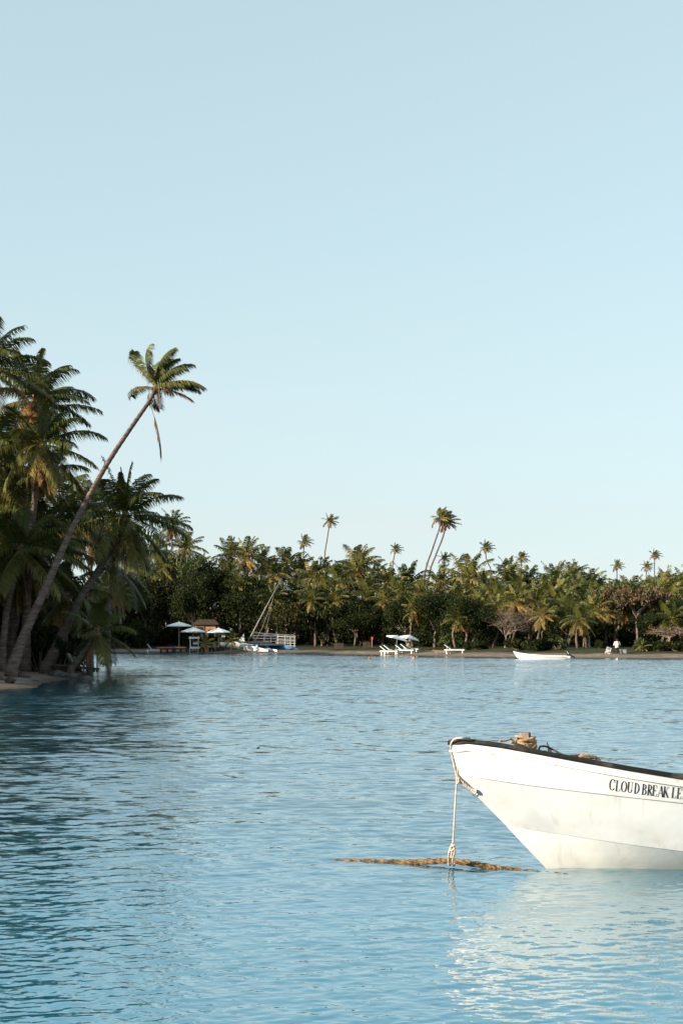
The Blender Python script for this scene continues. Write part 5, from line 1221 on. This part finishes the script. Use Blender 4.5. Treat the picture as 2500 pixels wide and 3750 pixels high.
q.bar(Mr @ Vector((-.19,.02,.6)), Mr @ Vector((.19,.02,.6)), .035); q.bar((.3,.02,.45), (.45,.35,.0), .03); q.build('frame', M_white, t)
q = MB(); q.box(Mr @ Vector((0,.0,.32)), (.33,.02,.54), Mr); q.build('canvas', mat('patched_canvas', (.02,.02,.025), .8, .1, (.75,.72,.68), 9, 1, lo=.5, hi=.53), t)

# white dinghy with outboard
D0 = Vector((X_of(1985,116.5), 116.5, 0)); t = thing('white_dinghy', D0, 'small white open dinghy with a black outboard moored off the far beach at right', 'boat', None, 0)
def dp(px, py, d): p = at(px, py, 116.5+d); return p-D0
ST = [(1878,2386,.5,.01,.02),(1890,2389,.45,.16,.40),(1910,2393,.35,.36,.62),(1945,2397,.2,.56,.66),(1990,2400,0,.66,.62),(2040,2401.5,-.15,.66,.58),(2082,2401.5,-.3,.60,.55)]
st_ = [(dp(x,y,d).x, d, dp(x,y,d).z, w_, h_) for x,y,d,w_,h_ in ST]
n = 12; mb = MB(); vs = []
for x, y, z, hw_, h_ in st_:
    for k in range(n+1):
        a = math.pi*k/n; vs.append((x, y-math.cos(a)*hw_*(1-.18*math.sin(a)), z-h_*math.sin(a)**.75))
m_ = len(st_); mb.add(vs, [(i*(n+1)+k, i*(n+1)+k+1, (i+1)*(n+1)+k+1, (i+1)*(n+1)+k) for i in range(m_-1) for k in range(n)]+[tuple((m_-1)*(n+1)+k for k in range(n+1))[::-1]])
dh = mb.build('hull', M_white, t, smooth=True); dh.data.set_sharp_from_angle(angle=math.radians(45)); so = dh.modifiers.new('thick', 'SOLIDIFY'); so.thickness = .04
q = MB(); q.tube([Vector((x, y-hw_-.01, z)) for x,y,z,hw_,h_ in st_]+[Vector((x, y+hw_+.01, z)) for x,y,z,hw_,h_ in st_][::-1], .028, 6); q.build('gunwale', M_white, t, smooth=True)
q = MB(); q.tube([Vector((x, y-hw_*.93-.03, z-.13)) for x,y,z,hw_,h_ in st_[1:]], .018, 5); q.build('rubbing_strip', M_greyc, t)
for i in (3, 5): x,y,z,hw_,h_ = st_[i]; q = MB(); q.box((x,y,z-.12), (.28,hw_*1.9,.04)); q.build('thwart', M_wood, t)
q = MB(); 
for i in range(9): q.box((dp(2042+i*3.0,2407,0).x, dp(2042+i*3,2407,-.3).y-.675+.012, dp(2042+i*3,2408.5,0).z), (.035,.012,.045 if i % 3 else .03))
for i in range(4): q.box((dp(2052+i*3.2,2403.5,0).x, -.3-.667, dp(2050,2405,0).z), (.03,.012,.05))
for i in range(3): q.box((dp(1930+i*3.4,2398,0).x, .2-.575, dp(1930,2399.5,0).z), (.03,.014,.045))
q.build('lettering', M_black, dh)
ob = MB(); o0 = dp(2084,2398,-.3); M_ = Matrix.Rotation(-.55, 3, 'Y')
ob.box(o0+Vector((-.16,0,.16)), (.30,.28,.42), M_, taper=.8); oc = ob.build('outboard', M_black, t)
mod = oc.modifiers.new('bev', 'BEVEL'); mod.width = .05; mod.segments = 3
q = MB(); q.box(o0+Vector((-.165,-.146,.17)), (.05,.012,.24), M_); q.build('cowl_stripe', mat('silver_stripe', (.5,.52,.58), .3, .5), oc)
q = MB(); q.bar(o0+Vector((-.02,0,.0)), o0+Vector((.30,0,-.16)), .16, .12); q.box(o0+Vector((.34,0,-.18)), (.24,.12,.12), Matrix.Rotation(.5,3,'Y'), taper=.5); q.build('leg', M_black, oc)
q = MB(); 
for a in (0, 2.09, 4.19): q.box(o0+Vector((.46, math.cos(a)*.06, -.22+math.sin(a)*.06)), (.02,.10,.05), Matrix.Rotation(a, 3, 'X'))
q.tube([o0+Vector((.42,0,-.22)), o0+Vector((.50,0,-.22))], .03, 8); q.build('propeller', M_metal, oc)
# buoys
for px, py, wpx, m, lab, hgt in ((1353,2411,12,M_orange,'left orange buoy floating before the green loungers',.10),(1514,2411,10,M_orange,'right orange buoy floating before the green loungers',.12),(2258,2413,5,M_white,'tiny white buoy floating before the seated person',.06)):
    Y = CAMZ*F/(py+1.5-2325); b = Vector((X_of(px, Y), Y, 0)); bm = bmesh.new(); r = wpx/F*Y/2
    bmesh.ops.create_uvsphere(bm, u_segments=16, v_segments=10, radius=1, matrix=Matrix.Translation((0,0,hgt*.3)) @ Matrix.Diagonal((r,r*.8,hgt,1)).to_4x4())
    bmesh.ops.create_cone(bm, segments=8, radius1=.03, radius2=.02, depth=.08, matrix=Matrix.Translation((0,0,hgt*1.3)))
    me = bpy.data.meshes.new('buoy'); bm.to_mesh(me); bm.free(); me.materials.append(m); me.polygons.foreach_set('use_smooth', [True]*len(me.polygons)); o = link('buoy', me, None, b); tag(o, lab, 'buoy')

# ---------------- headland foot: rocks, timber, coconut
def rock(px, py, Y, sx, sy, sz, label, seed):
    rg = random.Random(seed); bm = bmesh.new(); bmesh.ops.create_icosphere(bm, subdivisions=3, radius=1)
    for v in bm.verts: f_ = 1+.22*math.sin(v.co.x*3+seed)+.18*math.sin(v.co.y*4.2+seed*2)+rg.uniform(-.06,.06); v.co = Vector((v.co.x*sx*f_, v.co.y*sy*f_, v.co.z*sz*f_))
    me = bpy.data.meshes.new('rock'); bm.to_mesh(me); bm.free(); me.materials.append(M_rock); p = at(px, py, Y); p.z = max(gz(p.x, p.y), -.05)+sz*.3
    o = link('rock', me, None, p); tag(o, label, 'rock', 'rocks at the tip of the headland')
for a in [(312,2480,64.5,.42,.3,.13,'flat rock farthest out in the water at the headland tip',1),(268,2474,65,.30,.25,.17,'upright rock beside the flat outermost rock',2),(236,2472,65.5,.55,.35,.15,'broad dark rock under the headland bushes',3),(205,2468,65.5,.4,.3,.16,'dark rock left of the broad one under the bushes',7),
  (85,2466,62,.28,.22,.16,'grey lump on the sand below the leaning trunk',4),(130,2476,60,.12,.10,.05,'small stone on the sand in the middle of the spit',5),(258,2452,66.5,.62,.4,.2,'dark root-like boulder at the foot of the low young palm',6),(4,2462,58,.2,.2,.14,'pale stone cut by the left edge on the sand',8)]: rock(*a)
p = at(38,2500,55.5); bm = bmesh.new(); bmesh.ops.create_uvsphere(bm, u_segments=18, v_segments=12, radius=1, matrix=Matrix.Diagonal((.22,.17,.15,1)).to_4x4()); bmesh.ops.create_cone(bm, segments=8, radius1=.05, radius2=.015, depth=.08, matrix=Matrix.Translation((.2,0,.02)) @ Matrix.Rotation(1.57,4,'Y'))
me = bpy.data.meshes.new('coconut'); bm.to_mesh(me); bm.free(); me.materials.append(M_dark); me.polygons.foreach_set('use_smooth', [True]*len(me.polygons)); o = link('fallen_coconut', me, None, (p.x, p.y, gz(p.x,p.y)+.12)); tag(o, 'large dark rounded husk lying on the sand at the lower left', 'coconut')
# broken jetty timber
b = at(240,2446,66.5); b.z = 0; t = thing('broken_jetty', b, 'broken dark timber beam and leaning ladder at the water beside the headland', 'jetty')
def jp(px, py, d=0): return at(px, py, 66.5+d)-b
q = MB(); q.bar(jp(196,2434), jp(362,2451,-.4), .26, .10); q.bar(jp(200,2444), jp(300,2452), .12); q.build('beam', M_dark, t)
for a, c in (((243,2393,0),(268,2440,0)),((262,2408,.3),(246,2436,.3)),((256,2420,.1),(262,2440,.1))): q = MB(); q.bar(jp(*a), jp(*c), .07); q.build('strut', M_dark, t)
for i in range(8): q = MB(); q.bar(jp(246+i*3.0,2394+i*5.0,.05), jp(258+i*2.6,2396+i*5.0,.35), .045); q.build('rung', M_metal, t)
for px in (322, 345, 356): q = MB(); q.bar(jp(px,2448,-.3), jp(px,2462,-.3), .09); q.build('pile', M_dark, t)
